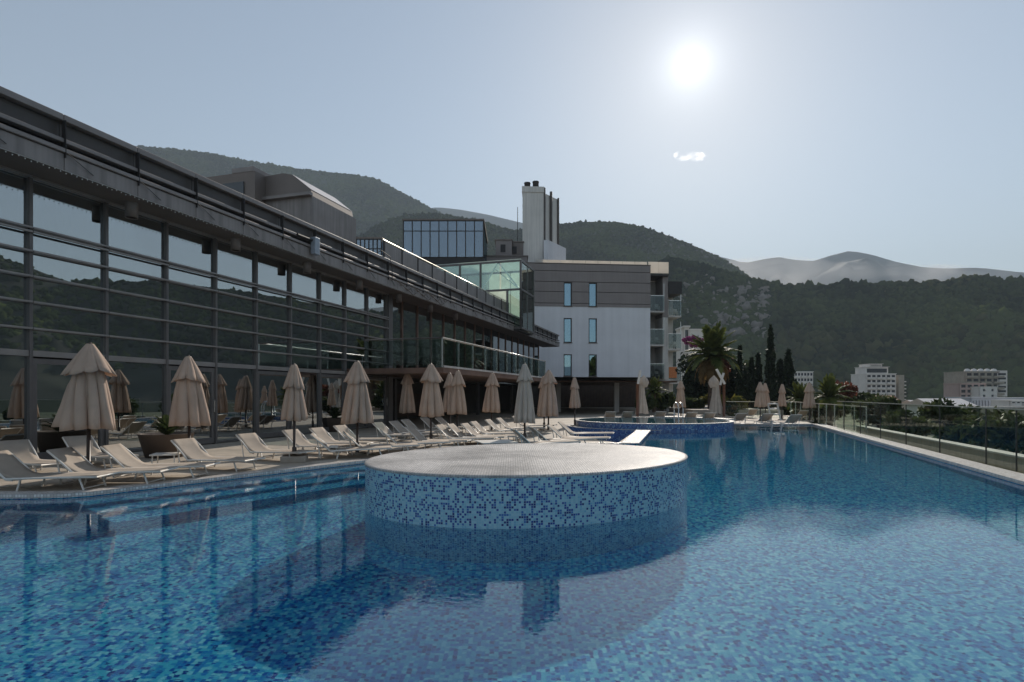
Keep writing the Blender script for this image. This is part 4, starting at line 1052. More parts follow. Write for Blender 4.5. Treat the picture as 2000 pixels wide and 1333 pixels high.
# ------------------------------------------------------------------ small furniture on the deck
def side_table(label, px, py, h=.3, r=.24):
    p = gnd(px, py, h); t = thing('side_table', label, 'table', (p.x, p.y, 0), .3, 'small pale side tables')
    MB().box(-r, r, -r, r, h - .025, h).build('table_top', M['white_m'], t, bevel=.005)
    for a in (-1, 1):
        for b_ in (-1, 1): MB().tube([(a * r * .85, b_ * r * .85, 0), (a * r * .8, b_ * r * .8, h - .025)], .013, 6).build('leg', M['white_m'], t)
side_table('low pale side table next to the second parasol, in front of the planter', 324, 886)
side_table('low pale side table between loungers past the fourth parasol', 742, 868, .2)
side_table('low pale side table beside the third parasol pole', 640, 872, .26)
side_table('low pale slatted table among the loungers beyond the fountain top', 968, 862, .22, .5)
ld = thing('pool_ladder_chair', 'white tubular pool ladder with a high back frame at the far pool edge', 'ladder', (gnd(1512, 829).x, gnd(1512, 829).y, 0), 0)
for s_ in (-.24, .24): MB().tube([(s_ + .14, -.12, -.3), (s_ + .10, -.06, .02), (s_, .18, 1.05)], .045, 8).build('rail', M['white_m'], ld, True)
for z in (1.03, .78, .50): MB().tube([(-.24 + (1.05 - z) * .1, .18 - (1.05 - z) * .22, z), (.24 + (1.05 - z) * .1, .18 - (1.05 - z) * .22, z)], .036, 7).build('rung', M['white_m'], ld, True)

# ------------------------------------------------------------------ plants
def leaves(n, shape, size, seed, droop=.3, stretch=2.2):
    """many small leaf quads spread through a volume given by shape(rng, n) -> positions"""
    g_ = np.random.default_rng(seed); P = shape(g_, n); k = len(P)
    d = g_.normal(size=(k, 3)); d[:, 2] -= droop; d /= np.linalg.norm(d, axis=1)[:, None]
    e = np.cross(d, g_.normal(size=(k, 3))); e /= np.linalg.norm(e, axis=1)[:, None]
    s = size * g_.uniform(.6, 1.4, (k, 1)); a = d * s * stretch * .5; b_ = e * s * .5
    V = np.stack([P - a, P + b_, P + a, P - b_], 1).reshape(-1, 3)
    me = bpy.data.meshes.new('foliage'); me.vertices.add(4 * k); me.vertices.foreach_set('co', V.ravel().astype(np.float32))
    me.loops.add(4 * k); me.polygons.add(k); me.loops.foreach_set('vertex_index', np.arange(4 * k)); me.polygons.foreach_set('loop_start', np.arange(0, 4 * k, 4)); me.update(calc_edges=True)
    return me
def lump(c, r, k=9, seed=0):
    q = np.random.default_rng(seed); C = q.normal(size=(k, 3)); C /= np.linalg.norm(C, axis=1)[:, None]; C = C * np.array(r) * .62 * q.uniform(.5, 1.1, (k, 1)) + np.array(c); R = q.uniform(.35, .6, k)
    def f(g_, n):
        i = g_.integers(0, k, n); d = g_.normal(size=(n, 3)); d /= np.linalg.norm(d, axis=1)[:, None]
        return C[i] + d * np.array(r) * R[i][:, None] * g_.uniform(.55, 1.08, (n, 1))
    return f
def bush(name, label, cat, loc, r, n, size, m, seed, trunk=True, group=None, k=9):
    t = thing(name, label, cat, loc, 0, group); me = leaves(n, lump((0, 0, r[2]), r, k, seed), size, seed); me.materials.append(M[m]); link('foliage', me, t)
    MB().tube([(0, 0, -.1), (.03, .02, r[2] * .5), (-.03, .0, r[2] * 1.1)], [.05 * max(1, r[0]), .035 * max(1, r[0]), .015], 6).build('stem', M['bark'], t)
    return t
def cypress(label, px, topy, hw_, Y, fy=790, seed=0, taper=.75):
    b = at(px, fy, Y); top = at(px, topy, Y).z; z0 = -1.0; H = top - z0; R = hw_ / F * Y
    t = thing('cypress_tree', label, 'cypress', (b.x, Y, z0), 0, 'dark cypress trees beyond the far deck')
    def f(g_, n):
        u = g_.uniform(0, 1, n) ** 1.1; rr = R * np.clip(np.minimum((1 - u) ** taper * 1.35, 1), 0, 1) * np.clip(.55 + u * 3, 0, 1) * (1 + .14 * np.sin(u * 37 + 3 * seed)); a = g_.uniform(0, 6.283, n); q = np.sqrt(g_.uniform(.35, 1.1, n)) * (1 + .1 * np.sin(3 * a + u * 20))
        return np.stack([rr * q * np.cos(a), rr * q * np.sin(a), .3 + u * (H - .3)], 1)
    me = leaves(int(2600 * max(.6, R)), f, .17, seed, -1.6, 2.8); me.materials.append(M['cyp']); link('crown', me, t)
    MB().tube([(0, 0, 0), (0, 0, H * .9)], [.16, .02], 7).build('trunk', M['bark'], t)
CY = [(1445, 678, 6, 50, .9, 'slim cypress standing between the big palm and the cypress group'), (1468, 702, 8, 52, .6, 'short ragged cypress second from the big palm'), (1481, 692, 9, 53, .7, 'mid height cypress just left of the tallest one'),
      (1505, 637, 10, 51, .62, 'tallest cypress, a narrow dark spire before the hillside'), (1524, 704, 12, 55, .5, 'low dark conifer filling the gap beside the tallest cypress'), (1540, 685, 17, 54, .8, 'broad pointed conifer at the end of the cypress group')]
for i, (px, ty, hw_, Y, tp, lab) in enumerate(CY): cypress(lab, px, ty, hw_, Y, 790, 31 + i, tp)

def frond_mesh(L, drop, nl, width, seed):
    g_ = random.Random(seed); m = MB(); pts = []
    for i in range(9):
        u = i / 8; pts.append(Vector((L * (u - .12 * u * u * drop), 0, L * (.32 * u - .62 * drop * u * u))))
    m.tube(pts, [.028 * L / 2 * (1 - .85 * i / 8) + .004 for i in range(9)], 4)
    for i in range(nl):
        u = .12 + .88 * i / nl; k = min(7, int(u * 8)); x = u * 8 - k; p = pts[k].lerp(pts[k + 1], x); d = (pts[k + 1] - pts[k]).normalized()
        ll = width * (math.sin(math.pi * min(1, .15 + u * .85)) ** .6) * g_.uniform(.85, 1.1)
        for s_ in (-1, 1):
            e = (d * .75 + Vector((0, s_, 0)) + Vector((0, 0, .25 + g_.uniform(-.2, .1)))).normalized(); tip = p + e * ll - Vector((0, 0, ll * .28)); w_ = d * .045 * L / 2 * 1.1
            mid = p + e * ll * .5
            n0 = len(m.v); m.v += [tuple(p - w_), tuple(mid - w_ * 1.2), tuple(tip), tuple(mid + w_ * 1.2), tuple(p + w_)]; m.f.append((n0, n0 + 1, n0 + 2, n0 + 3, n0 + 4))
    return m
def palm(name, label, loc, zc, L, nf, tr, seed, dry=0, group=None):
    t = thing(name, label, 'palm tree', loc, 0, group); g_ = random.Random(seed)
    hh = zc - loc[2]
    MB().tube([(0, 0, 0), (.03, 0, hh * .5), (0, 0, hh - .1), (0, 0, hh + .15)], [tr * 1.1, tr, tr * 1.2, tr * .6], 12).build('trunk', M['bark'], t)
    kinds = []
    for k in range(4):
        o = frond_mesh(L, (.2, .55, .9, 1.3)[k], 28, L * .22, seed + k).build('frond', M['palm'], t, loc=(0, 0, hh)); kinds.append(o)
        o.rotation_euler = (0, -D((58, 38, 15, -5)[k]), g_.uniform(0, 6.28))
    for i in range(nf):
        u = i / nf; k = 0 if u < .22 else 1 if u < .5 else 2 if u < .8 else 3
        c = share(kinds[k], (0, 0, hh + g_.uniform(-.05, .1)), t); c.rotation_euler = (g_.uniform(-.2, .2), -D(75 - 85 * u + g_.uniform(-8, 8)), i * 2.39996 + g_.uniform(-.2, .2)); sc = g_.uniform(.85, 1.08); c.scale = (sc, sc, sc)
    if dry:
        o = frond_mesh(L * .8, 1.5, 20, L * .2, seed + 9).build('dry_frond', M['palmdry'], t, loc=(0, 0, hh - .1)); o.rotation_euler = (0, D(25), 0)
        for i in range(dry):
            c = share(o, (0, 0, hh - .1), t); c.rotation_euler = (0, D(g_.uniform(15, 45)), i * 2.4)
p = at(1391, 700, 47)
palm('palm_tree', 'big date palm with a thick trunk and wide crown beside the hotel wing', (p.x, 47, -.8), at(0, 700, 47).z, 2.8, 38, .36, 5, 14)
p = at(1620, 778, 43); palm('palm_tree', 'low bushy palm with arching fronds behind the glass fence corner', (p.x, 43, -1.5), at(0, 778, 43).z, 1.75, 34, .2, 8, 0)
p = at(1562, 786, 45); palm('palm_tree', 'low palm with drooping fronds between the last two far parasols', (p.x, 45, -1.6), at(0, 784, 45).z, 1.5, 28, .18, 12, 4)
p = at(1277, 770, 43); palm('palm_bush', 'leafy fan palm bush in front of the hotel wing beside the dark post parasol', (p.x, 43, .2), at(0, 768, 43).z, 1.15, 30, .12, 15, 0)
def tagplant(o): return o
for i, (px, py, Y, r, n, m, nm, lab) in enumerate([
        (1262, 790, 42.0, (.8, .6, .55), 900, 'bush', 'shrub', 'dark green shrub at the foot of the fan palm bush'),
        (1300, 786, 44, (.9, .7, .7), 1100, 'bush', 'shrub', 'dark shrub between the fan palm bush and the far deck parasol'),
        (1348, 788, 48, (1.3, .8, .5), 1200, 'bush', 'shrub', 'low clipped shrub under the hotel balconies'),
        (1362, 740, 56, (2.4, 1.5, 2.6), 3000, 'cyp', 'evergreen_shrub', 'dark evergreen mass behind the trunk of the big palm'),
        (1420, 745, 57, (2.2, 1.5, 2.6), 3000, 'cyp', 'evergreen_shrub', 'dark evergreen mass behind the tilted parasols'),
        (1455, 752, 58, (1.6, 1.4, 2.2), 2200, 'bush', 'evergreen_shrub', 'leafy dark shrub between the slim cypress and its group'),
        (1440, 790, 44.5, (.7, .5, .5), 700, 'yel', 'flowering_shrub', 'yellow green shrub beside the tilted parasols'),
        (1428, 800, 41, (.5, .4, .55), 600, 'bush', 'shrub', 'small green plant at the foot of the tilted parasols'),
        (1395, 782, 48, (1.2, .6, .4), 900, 'yel', 'shrub', 'low yellow green planting under the big palm'),
        (1412, 712, 54, (.9, .8, .9), 900, 'red', 'red_leaved_shrub', 'rust coloured shrub showing beside the palm crown'),
        (1352, 668, 78, (1.5, 1.1, .75), 1000, 'purple', 'bougainvillea', 'purple bougainvillea before the white house behind the palm'),
        (1650, 764, 52, (1.6, 1.2, .75), 1500, 'red', 'red_leaved_shrub', 'red leaved shrub behind the low bushy palm'),
        (1682, 780, 55, (1.9, 1.2, .55), 1600, 'bush', 'shrub', 'dark round shrub below the tall apartment block'),
        (1600, 800, 46, (2.2, 1.2, 1.2), 2200, 'bush', 'shrub', 'dark shrub under the low palms'),
        (1715, 800, 30, (1.6, 1.2, 1.0), 2200, 'bush', 'hedge_shrub', 'dark hedge shrub seen through the far end of the glass fence'),
        (1850, 812, 27, (1.2, 1.0, .8), 1800, 'bush', 'shrub', 'bright green bush seen through the glass fence before the beige wall'),
        (1770, 830, 24, (1.2, .9, .7), 1500, 'bush', 'hedge_shrub', 'hedge shrub in the middle of the view through the glass fence'),
        (1900, 850, 20, (1.3, .8, .6), 1700, 'bush', 'hedge_shrub', 'long hedge shrub seen through the glass fence towards its near end'),
        (1985, 850, 17.5, (1.3, .8, .65), 1700, 'bush', 'hedge_shrub', 'mid green hedge shrub at the picture edge behind the glass fence'),
        (1935, 830, 24, (1.5, .9, .6), 1700, 'bush', 'hedge_shrub', 'mid green hedge shrub below the beige wall')]):
    c = at(px, py, Y); bush(nm, lab, 'shrub', (c.x, Y, c.z - r[2]), r, n, .2 if Y > 40 else .13, m, 100 + i, k=14)
pb = thing('planting_bed', 'raised planting bed with a dark kerb along the far deck', 'planter', (0, 0, 0))
MB().prism([(13.6, 44), (20.0, 43), (21, 60), (13.8, 60)], -1, .35).build('kerb', M['stone'], pb)
# planters by the glass doors
def planter(label, px, py, r, h, seed, n, m):
    p = gnd(px, py); t = thing('round_planter', label, 'planter', (p.x, p.y, 0), 0, 'planters by the glass doors')
    MB().lathe([(.0, .02), (r * .72, .02), (r * .74, .0), (r, h), (r * 1.02, h), (r * .94, h), (r * .9, h - .08), (0, h - .08)], 28).build('pot', M['planter'], t, True)
    o = thing('potted_plant', 'spiky plant growing in the ' + label, 'plant', (p.x, p.y, h - .08), 0); g_ = random.Random(seed)
    fm = frond_mesh(.62, .7, 14, .16, seed).build('frond', M[m], o)
    for i in range(n):
        c = share(fm, (0, 0, 0), o); c.rotation_euler = (0, -D(g_.uniform(25, 80)), i * 2.4)
planter('large brown planter before the glass doors behind the second parasol', 325, 892, .60, .56, 3, 16, 'bush')
planter('brown planter by the dark doorway behind the third parasol', 652, 843, .55, .55, 4, 22, 'bush')

# ------------------------------------------------------------------ town beyond the fence
def block(name, label, cat, px0, px1, ytop, ybot, Y, depth, fl, nb_, mt, wmt='dkwin', win=(.12, .88, .26, .82), side=True, balc_=False, group=None, yaw=0.0):
    A, B = at(px0, ytop, Y), at(px1, ybot, Y); wd = B.x - A.x; z0, z1 = B.z, A.z
    t = thing(name, label, cat, (A.x, Y, z0), yaw, group); H = z1 - z0
    fh, bw = H / fl, wd / nb_
    holes = [(i * bw + bw * win[0], i * bw + bw * win[1], j * fh + fh * win[2], j * fh + fh * win[3]) for i in range(nb_) for j in range(fl)]
    wallgrid(MB(), 0, wd, 0, H, holes, 0, .5).build('wall', M[mt], t)
    MB().box(0, wd, .9, depth, -6, H - .01).build('body', M[mt], t)
    wo = None
    for h in holes:
        if wo: share(wo, (h[0], 0, h[2]), t)
        else: wo = MB().box(0, h[1] - h[0], .4, .46, 0, h[3] - h[2]).build('window', M[wmt], t, loc=(h[0], 0, h[2]))
    if balc_:
        bo = None
        for j in range(fl):
            for i in range(0, nb_, 2):
                if bo: share(bo, (i * bw, 0, j * fh), t)
                else: bo = MB().box(.1, bw * 1.5, -1.0, -.001, .0, .9).build('balcony', M[mt], t, loc=(0, 0, 0))
    MB().box(-.2, wd + .2, -.2, depth, H, H + .35).build('roof', M[mt], t)
    return t
def house(name, label, px0, px1, yr, ye, yb, Y, depth, mt, rt='tile_roof', along=True):
    A, B = at(px0, ye, Y), at(px1, yb, Y); wd = B.x - A.x; ze, zb_, zr = A.z, B.z, at(px0, yr, Y).z
    t = thing(name, label, 'house', (A.x, Y, zb_))
    MB().box(0, wd, 0, depth, -3, ze - zb_).build('wall', M[mt], t)
    e, r = ze - zb_, zr - zb_
    m = MB()
    if along: m.v = [(-.4, -.5, e), (wd + .4, -.5, e), (wd + .4, depth / 2, r), (-.4, depth / 2, r), (-.4, depth + .5, e), (wd + .4, depth + .5, e)]; m.f = [(0, 1, 2, 3), (3, 2, 5, 4), (0, 3, 4), (1, 5, 2)]
    else: m.v = [(-.4, -.5, e), (wd / 2, -.5, r), (wd + .4, -.5, e), (-.4, depth, e), (wd / 2, depth, r), (wd + .4, depth, e)]; m.f = [(0, 1, 4, 3), (1, 2, 5, 4), (0, 2, 1), (3, 4, 5)]
    m.build('roof', M[rt], t)
    for i in range(2): MB().box(wd * (.2 + .4 * i), wd * (.35 + .4 * i), -.04, -.002, e * .3, e * .75).build('window', M['dkwin'], t)
    return t
t = block('apartment_tower', 'tall white apartment block with stepped top storeys at the foot of the hill', 'apartment block', 1693, 1750, 731, 790, 300, 14, 6, 6, 'town', balc_=True)
A = at(1693, 731, 300); ox, oz = 0, 0
def addbox(t, px0, px1, y0, y1, Y, d0, d1, nm, mt):
    a, b_ = at(px0, y0, Y), at(px1, y1, Y); MB().box(a.x - t.location.x, b_.x - t.location.x, d0, d1, b_.z - t.location.z, a.z - t.location.z).build(nm, M[mt], t)
for px0, px1, y0, y1 in ((1697, 1742, 717, 729.8), (1705, 1730, 711, 716.8)):
    addbox(t, px0, px1, y0, y1, 300, 3, 12, 'set_back_storey', 'town')
    addbox(t, px0 + 3, px1 - 3, y0 + 3, y1 - 2, 300, 2.8, 2.99, 'window', 'dkwin'); addbox(t, px0 - 1, px1 + 1, y0 - .8, y0 - .1, 300, 2, 12.5, 'roof', 'town')
addbox(t, 1750.3, 1761, 733, 790, 303, 1, 14, 'side_wing', 'wallbeige')
for i in range(6): addbox(t, 1761.3, 1765, 745 + i * 7, 747 + i * 7, 304, 2, 8, 'balcony', 'town')
t = block('apartment_block', 'wide cream apartment block with a wavy roof line and corner tower', 'apartment block', 1887, 1952, 727, 772, 270, 14, 4, 5, 'wallbeige', balc_=True)
addbox(t, 1952.3, 1971, 724, 775, 269, 0, 12, 'corner_tower', 'town')
for i in range(5): addbox(t, 1954, 1969, 729 + i * 8.4, 733 + i * 8.4, 268.7, -.1, .05, 'window', 'dkwin')
for i in range(5):
    c = at(1894 + i * 13, 727, 270); MB().lathe([(1.3, 0), (1.2, .6), (.8, 1.1), (0, 1.35)], 12, (c.x - t.location.x, 1.5)).build('roof_arch', M['town'], t, True, loc=(0, 0, c.z - t.location.z + .3))
block('apartment_block', 'lower pinkish block stepping down before the wide cream block', 'apartment block', 1876, 1925, 750, 790, 255, 10, 4, 4, 'townpink')
block('apartment_block', 'pale block with few windows before the wide cream block', 'apartment block', 1915, 1948, 757, 790, 250, 8, 3, 2, 'town', win=(.3, .6, .3, .7))
t = block('long_low_building', 'long pale blue grey building with a row of narrow dark windows', 'building', 1898, 1945, 778, 800, 200, 12, 1, 8, 'towngrey', win=(.35, .68, .22, .78))
addbox(t, 1945.3, 2060, 777, 815, 200, 0, 12, 'side_wing', 'towngrey')
block('apartment_block', 'white block with dark balconies at the picture edge', 'apartment block', 1976, 2060, 784, 812, 185, 8, 3, 9, 'town', balc_=True)
block('apartment_block', 'pale block with arched roof terrace behind the broad conifer', 'apartment block', 1552, 1588, 727, 770, 290, 12, 4, 6, 'town', balc_=True)
block('white_house', 'flat roofed white house on the slope behind the big palm', 'house', 1348, 1391, 646, 668, 125, 8, 1, 4, 'town', win=(.4, .55, .3, .6))
block('white_house', 'narrow white house end beside the hotel balconies', 'house', 1337, 1346, 640, 690, 118, 6, 2, 1, 'town')
house('gabled_house', 'small house with red gabled roof below the tall apartment block', 1732, 1757, 773, 786, 806, 190, 10, 'townpink', along=False)
house('gabled_house', 'low house with a long pale roof before the cream apartment block', 1822, 1905, 779, 793, 806, 170, 12, 'town', 'paleroof')
house('gabled_house', 'small pale roofed house left of the long pale roof', 1790, 1822, 782, 790, 806, 190, 8, 'town', 'paleroof')
house('gabled_house', 'house with clay roof at the foot of the tall block', 1700, 1730, 780, 787, 806, 215, 8, 'town')
t = thing('boundary_wall', 'long beige garden wall with a dark opening seen through the glass fence', 'wall', (at(1868, 795, 48).x, 48, 0))
a, b_ = at(1868, 797, 48), at(2080, 832, 48)
MB().box(0, b_.x - a.x, 0, .5, b_.z - 3, a.z).build('wall', M['wallbeige'], t); MB().box(-.1, b_.x - a.x, -.08, .58, a.z, a.z + .12).build('coping', M['concrete'], t)
MB().box(1.8, 3.0, -.03, -.002, a.z - .95, a.z - .4).build('opening', M['dark'], t)

# ------------------------------------------------------------------ ground and hills
GZ = -10.0
o = MB().poly([(-4200, -4200), (4200, -4200), (4200, 4200), (-4200, 4200)], GZ).build('ground', M['ground']); o['kind'] = 'structure'

def vnoise(x, y, seed):
    q = np.random.default_rng(seed); T = q.uniform(-1, 1, (256, 256)); xi, yi = np.floor(x).astype(int), np.floor(y).astype(int); u, v = x - xi, y - yi
    u, v = u * u * (3 - 2 * u), v * v * (3 - 2 * v); a, b_, c, d = T[xi % 256, yi % 256], T[(xi + 1) % 256, yi % 256], T[xi % 256, (yi + 1) % 256], T[(xi + 1) % 256, (yi + 1) % 256]
    return (a * (1 - u) + b_ * u) * (1 - v) + (c * (1 - u) + d * u) * v
def fbm(x, y, s, o=5):
    r = 0; a = 1
    for i in range(o): r = r + a * vnoise(x * 2 ** i, y * 2 ** i, s + i); a *= .5
    return r
def px2az(px): return math.atan((px - 1000) / F)
def sky2tan(px, y): return (HOR - y) / math.hypot(F, px - 1000)
class Hill:
    """terrain in polar coordinates round the terrace, its ridge at the given bearings and heights"""
    def __init__(s, prof, r0, r1, r2, seed, amp=.06, pw=1.0, floor=GZ - 2):
        az = np.array([p[0] for p in prof]); tn = np.array([p[1] for p in prof]); o_ = np.argsort(az); s.az, s.tn = az[o_], tn[o_]
        s.r0, s.r1, s.r2, s.seed, s.amp, s.pw, s.fl = r0, r1, r2, seed, amp, pw, floor
    def h(s, a, r):
        top = EYE + np.interp(a, s.az, s.tn) * s.r1
        u = np.clip((r - s.r0) / (s.r1 - s.r0), 0, 1); v = np.clip((r - s.r1) / (s.r2 - s.r1), 0, 1)
        x, y = r * np.sin(a), r * np.cos(a); k = 3.2 / s.r1
        rav = np.abs(fbm(x * k * 3 + 7, y * k * 3, s.seed + 20, 4))
        base = u ** s.pw * (1 - .75 * v * v)
        n_ = fbm(x * k * 2, y * k * 2, s.seed, 5) * s.amp * np.sin(np.clip(u, 0, 1) * np.pi) - rav * s.amp * 1.3 * np.sin(np.clip(u, 0, 1) * np.pi)
        return s.fl + (top - s.fl) * (base + n_)
    def build(s, name, m, na, nr):
        A = np.linspace(s.az[0], s.az[-1], na); R = np.concatenate([np.linspace(s.r0, s.r1, nr), np.linspace(s.r1, s.r2, max(6, nr // 5))[1:]])
        a, r = np.meshgrid(A, R, indexing='ij'); z = s.h(a, r); V = np.stack([r * np.sin(a), r * np.cos(a), z], -1).reshape(-1, 3); n1 = len(R)
        i, j = np.meshgrid(np.arange(na - 1), np.arange(n1 - 1), indexing='ij'); q = (i * n1 + j).ravel(); Q = np.stack([q, q + 1, q + n1 + 1, q + n1], 1)
        me = bpy.data.meshes.new(name); me.vertices.add(len(V)); me.vertices.foreach_set('co', V.ravel().astype(np.float32)); me.loops.add(Q.size); me.polygons.add(len(Q)); me.loops.foreach_set('vertex_index', Q.ravel().astype(np.int32)); me.polygons.foreach_set('loop_start', np.arange(0, Q.size, 4)); me.update(calc_edges=True)
        me.polygons.foreach_set('use_smooth', [True] * len(me.polygons)); me.materials.append(m); return link(name, me, kind='structure')
def P_(l): return [(px2az(px), sky2tan(px, y)) for px, y in l]
hillm = pm('wooded_slope', (.016, .024, .012), .95, 0, .35, .02, var2=(.03, .036, .018), bump=.5, bscale=.12)
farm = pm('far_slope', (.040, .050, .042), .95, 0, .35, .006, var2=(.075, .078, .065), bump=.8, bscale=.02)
rockm = pm('rocky_slope', (.03, .042, .025), .95, 0, .4, .012, var2=(.11, .105, .08), bump=.6, bscale=.1)
HC = Hill(P_([(1180, 640), (1240, 560), (1300, 508), (1340, 513), (1400, 530), (1460, 547), (1520, 560), (1560, 564), (1600, 564), (1680, 561), (1740, 555), (1800, 554), (1860, 551), (1885, 545), (1930, 543), (1960, 550), (2000, 553), (2120, 552)]) + [(D(50), .150), (D(57), .165), (D(63), .172), (D(70), .160), (D(78), .205), (D(90), .22), (D(110), .18), (D(130), .09), (D(145), .03)], 430, 620, 900, 5, .05, 1.0)
HB = Hill(P_([(560, 600), (650, 520), (700, 462), (740, 440), (790, 419), (850, 416), (940, 432), (1000, 450), (1050, 446), (1092, 440), (1130, 434), (1180, 433), (1250, 442), (1300, 459), (1350, 478), (1400, 500), (1440, 523), (1470, 545), (1500, 570), (1560, 640)]), 540, 1000, 1500, 9, .06, 1.0)
HA = Hill([(D(-100), .20), (D(-75), .25), (D(-60), .30), (D(-45), .33)] + P_([(60, 268), (270, 286), (340, 291), (420, 301), (500, 318), (600, 332), (690, 341), (740, 352), (800, 384), (860, 417), (900, 440), (950, 480), (1000, 540)]), 750, 1600, 2300, 14, .07, 1.15)
HD = Hill([(D(-60), .1)] + P_([(700, 450), (820, 410), (855, 405), (900, 410), (950, 419), (1000, 431), (1060, 445), (1200, 470), (1400, 500), (1455, 514), (1490, 507), (1520, 502), (1550, 508), (1590, 510), (1620, 500), (1660, 490), (1700, 497), (1750, 512), (1800, 522), (1850, 525), (1900, 523), (1930, 525), (2000, 533)]) + [(D(50), .14), (D(70), .13), (D(110), .1), (D(150), .05), (D(215), .05)], 2000, 3200, 3900, 21, .11, .9)
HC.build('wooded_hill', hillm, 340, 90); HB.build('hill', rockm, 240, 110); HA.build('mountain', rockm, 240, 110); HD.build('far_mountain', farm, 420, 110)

def forest(name, hill, n, az0, az1, u0, u1, rad, seed, mt, sub=2, lift=-.25):
    g_ = np.random.default_rng(seed)
    bm = bmesh.new(); bmesh.ops.create_icosphere(bm, subdivisions=sub, radius=1); T = np.array([v_.co[:] for v_ in bm.verts]); Fc = np.array([[v_.index for v_ in f_.verts] for f_ in bm.faces]); bm.free()
    a = g_.uniform(az0, az1, n); u = u0 + (u1 - u0) * g_.uniform(0, 1, n) ** .75; r = hill.r0 + (hill.r1 - hill.r0) * u; z = hill.h(a, r)
    cl = fbm(r * np.sin(a) / 60, r * np.cos(a) / 60, seed + 3, 3); R = rad * g_.uniform(.45, 1.25, n) * (1 + .35 * cl)
    nv = len(T); bump = 1 + .28 * g_.normal(size=(n, nv)); sq = g_.uniform(.75, 1.25, (n, 1, 1))
    V = T[None] * bump[..., None] * R[:, None, None] * np.concatenate([np.ones((n, 1, 2)), sq * np.ones((n, 1, 1))], 2)
    V += np.stack([r * np.sin(a), r * np.cos(a), z + R * lift], 1)[:, None]
    Q = (Fc[None] + (np.arange(n) * nv)[:, None, None]).reshape(-1, 3)
    me = bpy.data.meshes.new(name); me.vertices.add(n * nv); me.vertices.foreach_set('co', V.ravel().astype(np.float32)); me.loops.add(Q.size); me.polygons.add(len(Q)); me.loops.foreach_set('vertex_index', Q.ravel().astype(np.int32)); me.polygons.foreach_set('loop_start', np.arange(0, Q.size, 3)); me.update(calc_edges=True); me.materials.append(mt); return link(name, me, kind='stuff')
fm_ = M['forest']
forest('forest', HC, 12000, D(13), D(46), .05, 1.0, 4.0, 41, fm_)
forest('forest', HC, 5000, D(46), D(115), .3, 1.0, 4.0, 42, fm_, 1)
forest('forest', HC, 300, px2az(1500), D(46), .08, .6, 4.4, 45, M['litforest'], 2, .55)  # crowns coloured as sunlit, lower slope and then ridge
forest('forest', HC, 500, D(14), D(46), .9, 1.02, 3.6, 46, M['litforest'])
rk = forest('rock_outcrop', HC, 130, px2az(1325), px2az(1500), .55, .93, 4.0, 47, M['rock'], 2, .35)
forest('forest', HB, 20000, px2az(690), px2az(1490), .25, 1.0, 3.4, 43, fm_, 1)
forest('forest', HA, 20000, px2az(200), px2az(940), .55, 1.0, 4.6, 44, fm_, 1)

# ------------------------------------------------------------------ small bright cloud, and the haze of the morning air
def cloudlet(px, py, Y, w_, seed, label):
    g_ = random.Random(seed); c = at(px, py, Y); bm = bmesh.new()
    for i in range(9):
        r = w_ * g_.uniform(.13, .24); x = g_.uniform(-.42, .42) * w_; mt = Matrix.Translation((x, g_.uniform(-.1, .1) * w_, g_.uniform(-.07, .09) * w_)) @ Matrix.Diagonal((1.35, 1, .6, 1)); bmesh.ops.create_icosphere(bm, subdivisions=3, radius=r, matrix=mt)
    for v_ in bm.verts: v_.co += Vector(mnoise.noise_vector(v_.co / (w_ * .12))) * w_ * .02
    me = bpy.data.meshes.new('cloud'); bm.to_mesh(me); bm.free(); me.polygons.foreach_set('use_smooth', [True] * len(me.polygons))
    o = link('cloud', me, loc=c, kind='structure'); me.materials.append(cloudm); return o
cloudm = bpy.data.materials.new('cloud_vapour'); cloudm.use_nodes = True; n, l = nodes(cloudm); n.remove(n['Principled BSDF'])
vp = n.new('ShaderNodeVolumePrincipled'); vp.inputs['Color'].default_value = (1, 1, 1, 1); vp.inputs['Anisotropy'].default_value = .6
tc = n.new('ShaderNodeTexCoord'); nz = n.new('ShaderNodeTexNoise'); nz.inputs['Scale'].default_value = .022; nz.inputs['Detail'].default_value = 4; l.new(tc.outputs['Object'], nz.inputs[0])
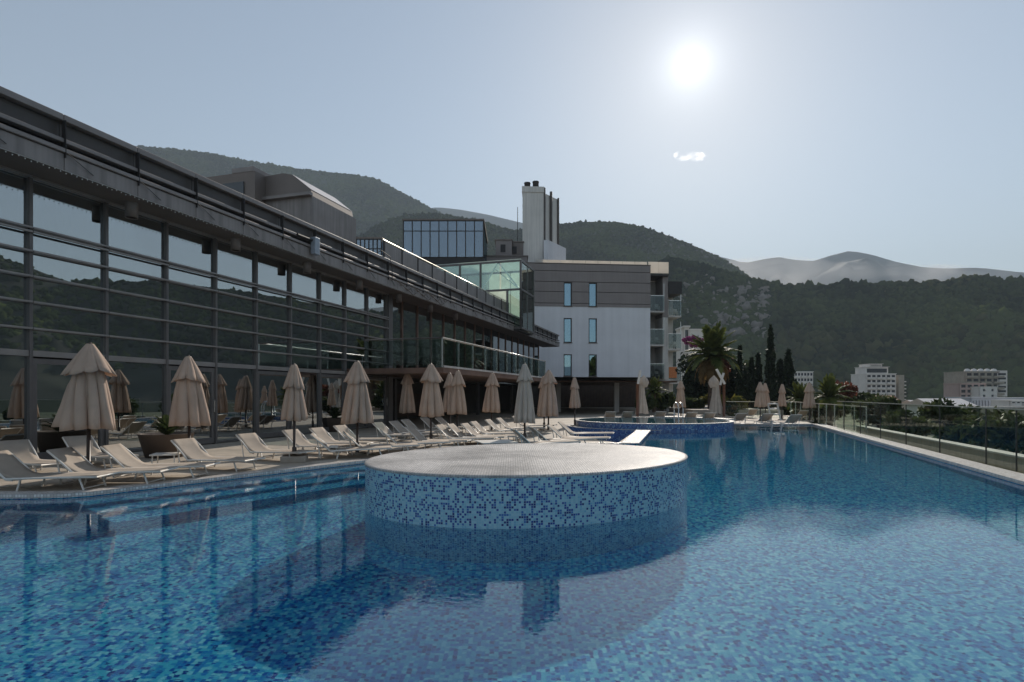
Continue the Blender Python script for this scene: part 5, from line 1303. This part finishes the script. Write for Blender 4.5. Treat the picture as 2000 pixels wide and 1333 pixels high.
mr = n.new('ShaderNodeMapRange'); mr.inputs['From Min'].default_value = .44; mr.inputs['From Max'].default_value = .70; mr.inputs['To Max'].default_value = .011; l.new(nz.outputs['Fac'], mr.inputs['Value']); l.new(mr.outputs[0], vp.inputs['Density'])
l.new(vp.outputs[0], n['Material Output'].inputs['Volume'])
cloudlet(1349, 305, 3600, 165, 4, 'cloud')
# morning mist lying against the far mountain
mm_ = bpy.data.materials.new('mountain_mist'); mm_.use_nodes = True; n, l = nodes(mm_); n.remove(n['Principled BSDF'])
vp = n.new('ShaderNodeVolumePrincipled'); vp.inputs['Color'].default_value = (1, 1, 1, 1); vp.inputs['Anisotropy'].default_value = .3
tc = n.new('ShaderNodeTexCoord'); nz = n.new('ShaderNodeTexNoise'); nz.inputs['Scale'].default_value = .006; nz.inputs['Detail'].default_value = 4; l.new(tc.outputs['Object'], nz.inputs[0])
mr = n.new('ShaderNodeMapRange'); mr.inputs['From Min'].default_value = .42; mr.inputs['From Max'].default_value = .72; mr.inputs['To Max'].default_value = .005; l.new(nz.outputs['Fac'], mr.inputs['Value']); l.new(mr.outputs[0], vp.inputs['Density'])
l.new(vp.outputs[0], n['Material Output'].inputs['Volume'])
bm = bmesh.new()
for px, py, Y, rx, rz in ((1500, 540, 2250, 330, 70), (1640, 548, 2300, 420, 75), (1800, 545, 2250, 360, 45)):
    c = at(px, py, Y); bmesh.ops.create_icosphere(bm, subdivisions=3, radius=1, matrix=Matrix.Translation(c) @ Matrix.Diagonal((rx, 160, rz, 1)))
me = bpy.data.meshes.new('mist'); bm.to_mesh(me); bm.free(); me.materials.append(mm_); link('mist', me, kind='stuff')

hz = MB().box(-4300, 4300, -4300, 4300, GZ - 3, 1010).build('haze', bpy.data.materials.new('morning_haze'), kind='stuff')
hm = hz.data.materials[0]; hm.use_nodes = True; n, l = nodes(hm); n.remove(n['Principled BSDF'])
hv = n.new('ShaderNodeVolumePrincipled'); hv.inputs['Color'].default_value = (.72, .86, 1, 1); hv.inputs['Density'].default_value = 2.4e-4; hv.inputs['Anisotropy'].default_value = -.05
l.new(hv.outputs[0], n['Material Output'].inputs['Volume'])
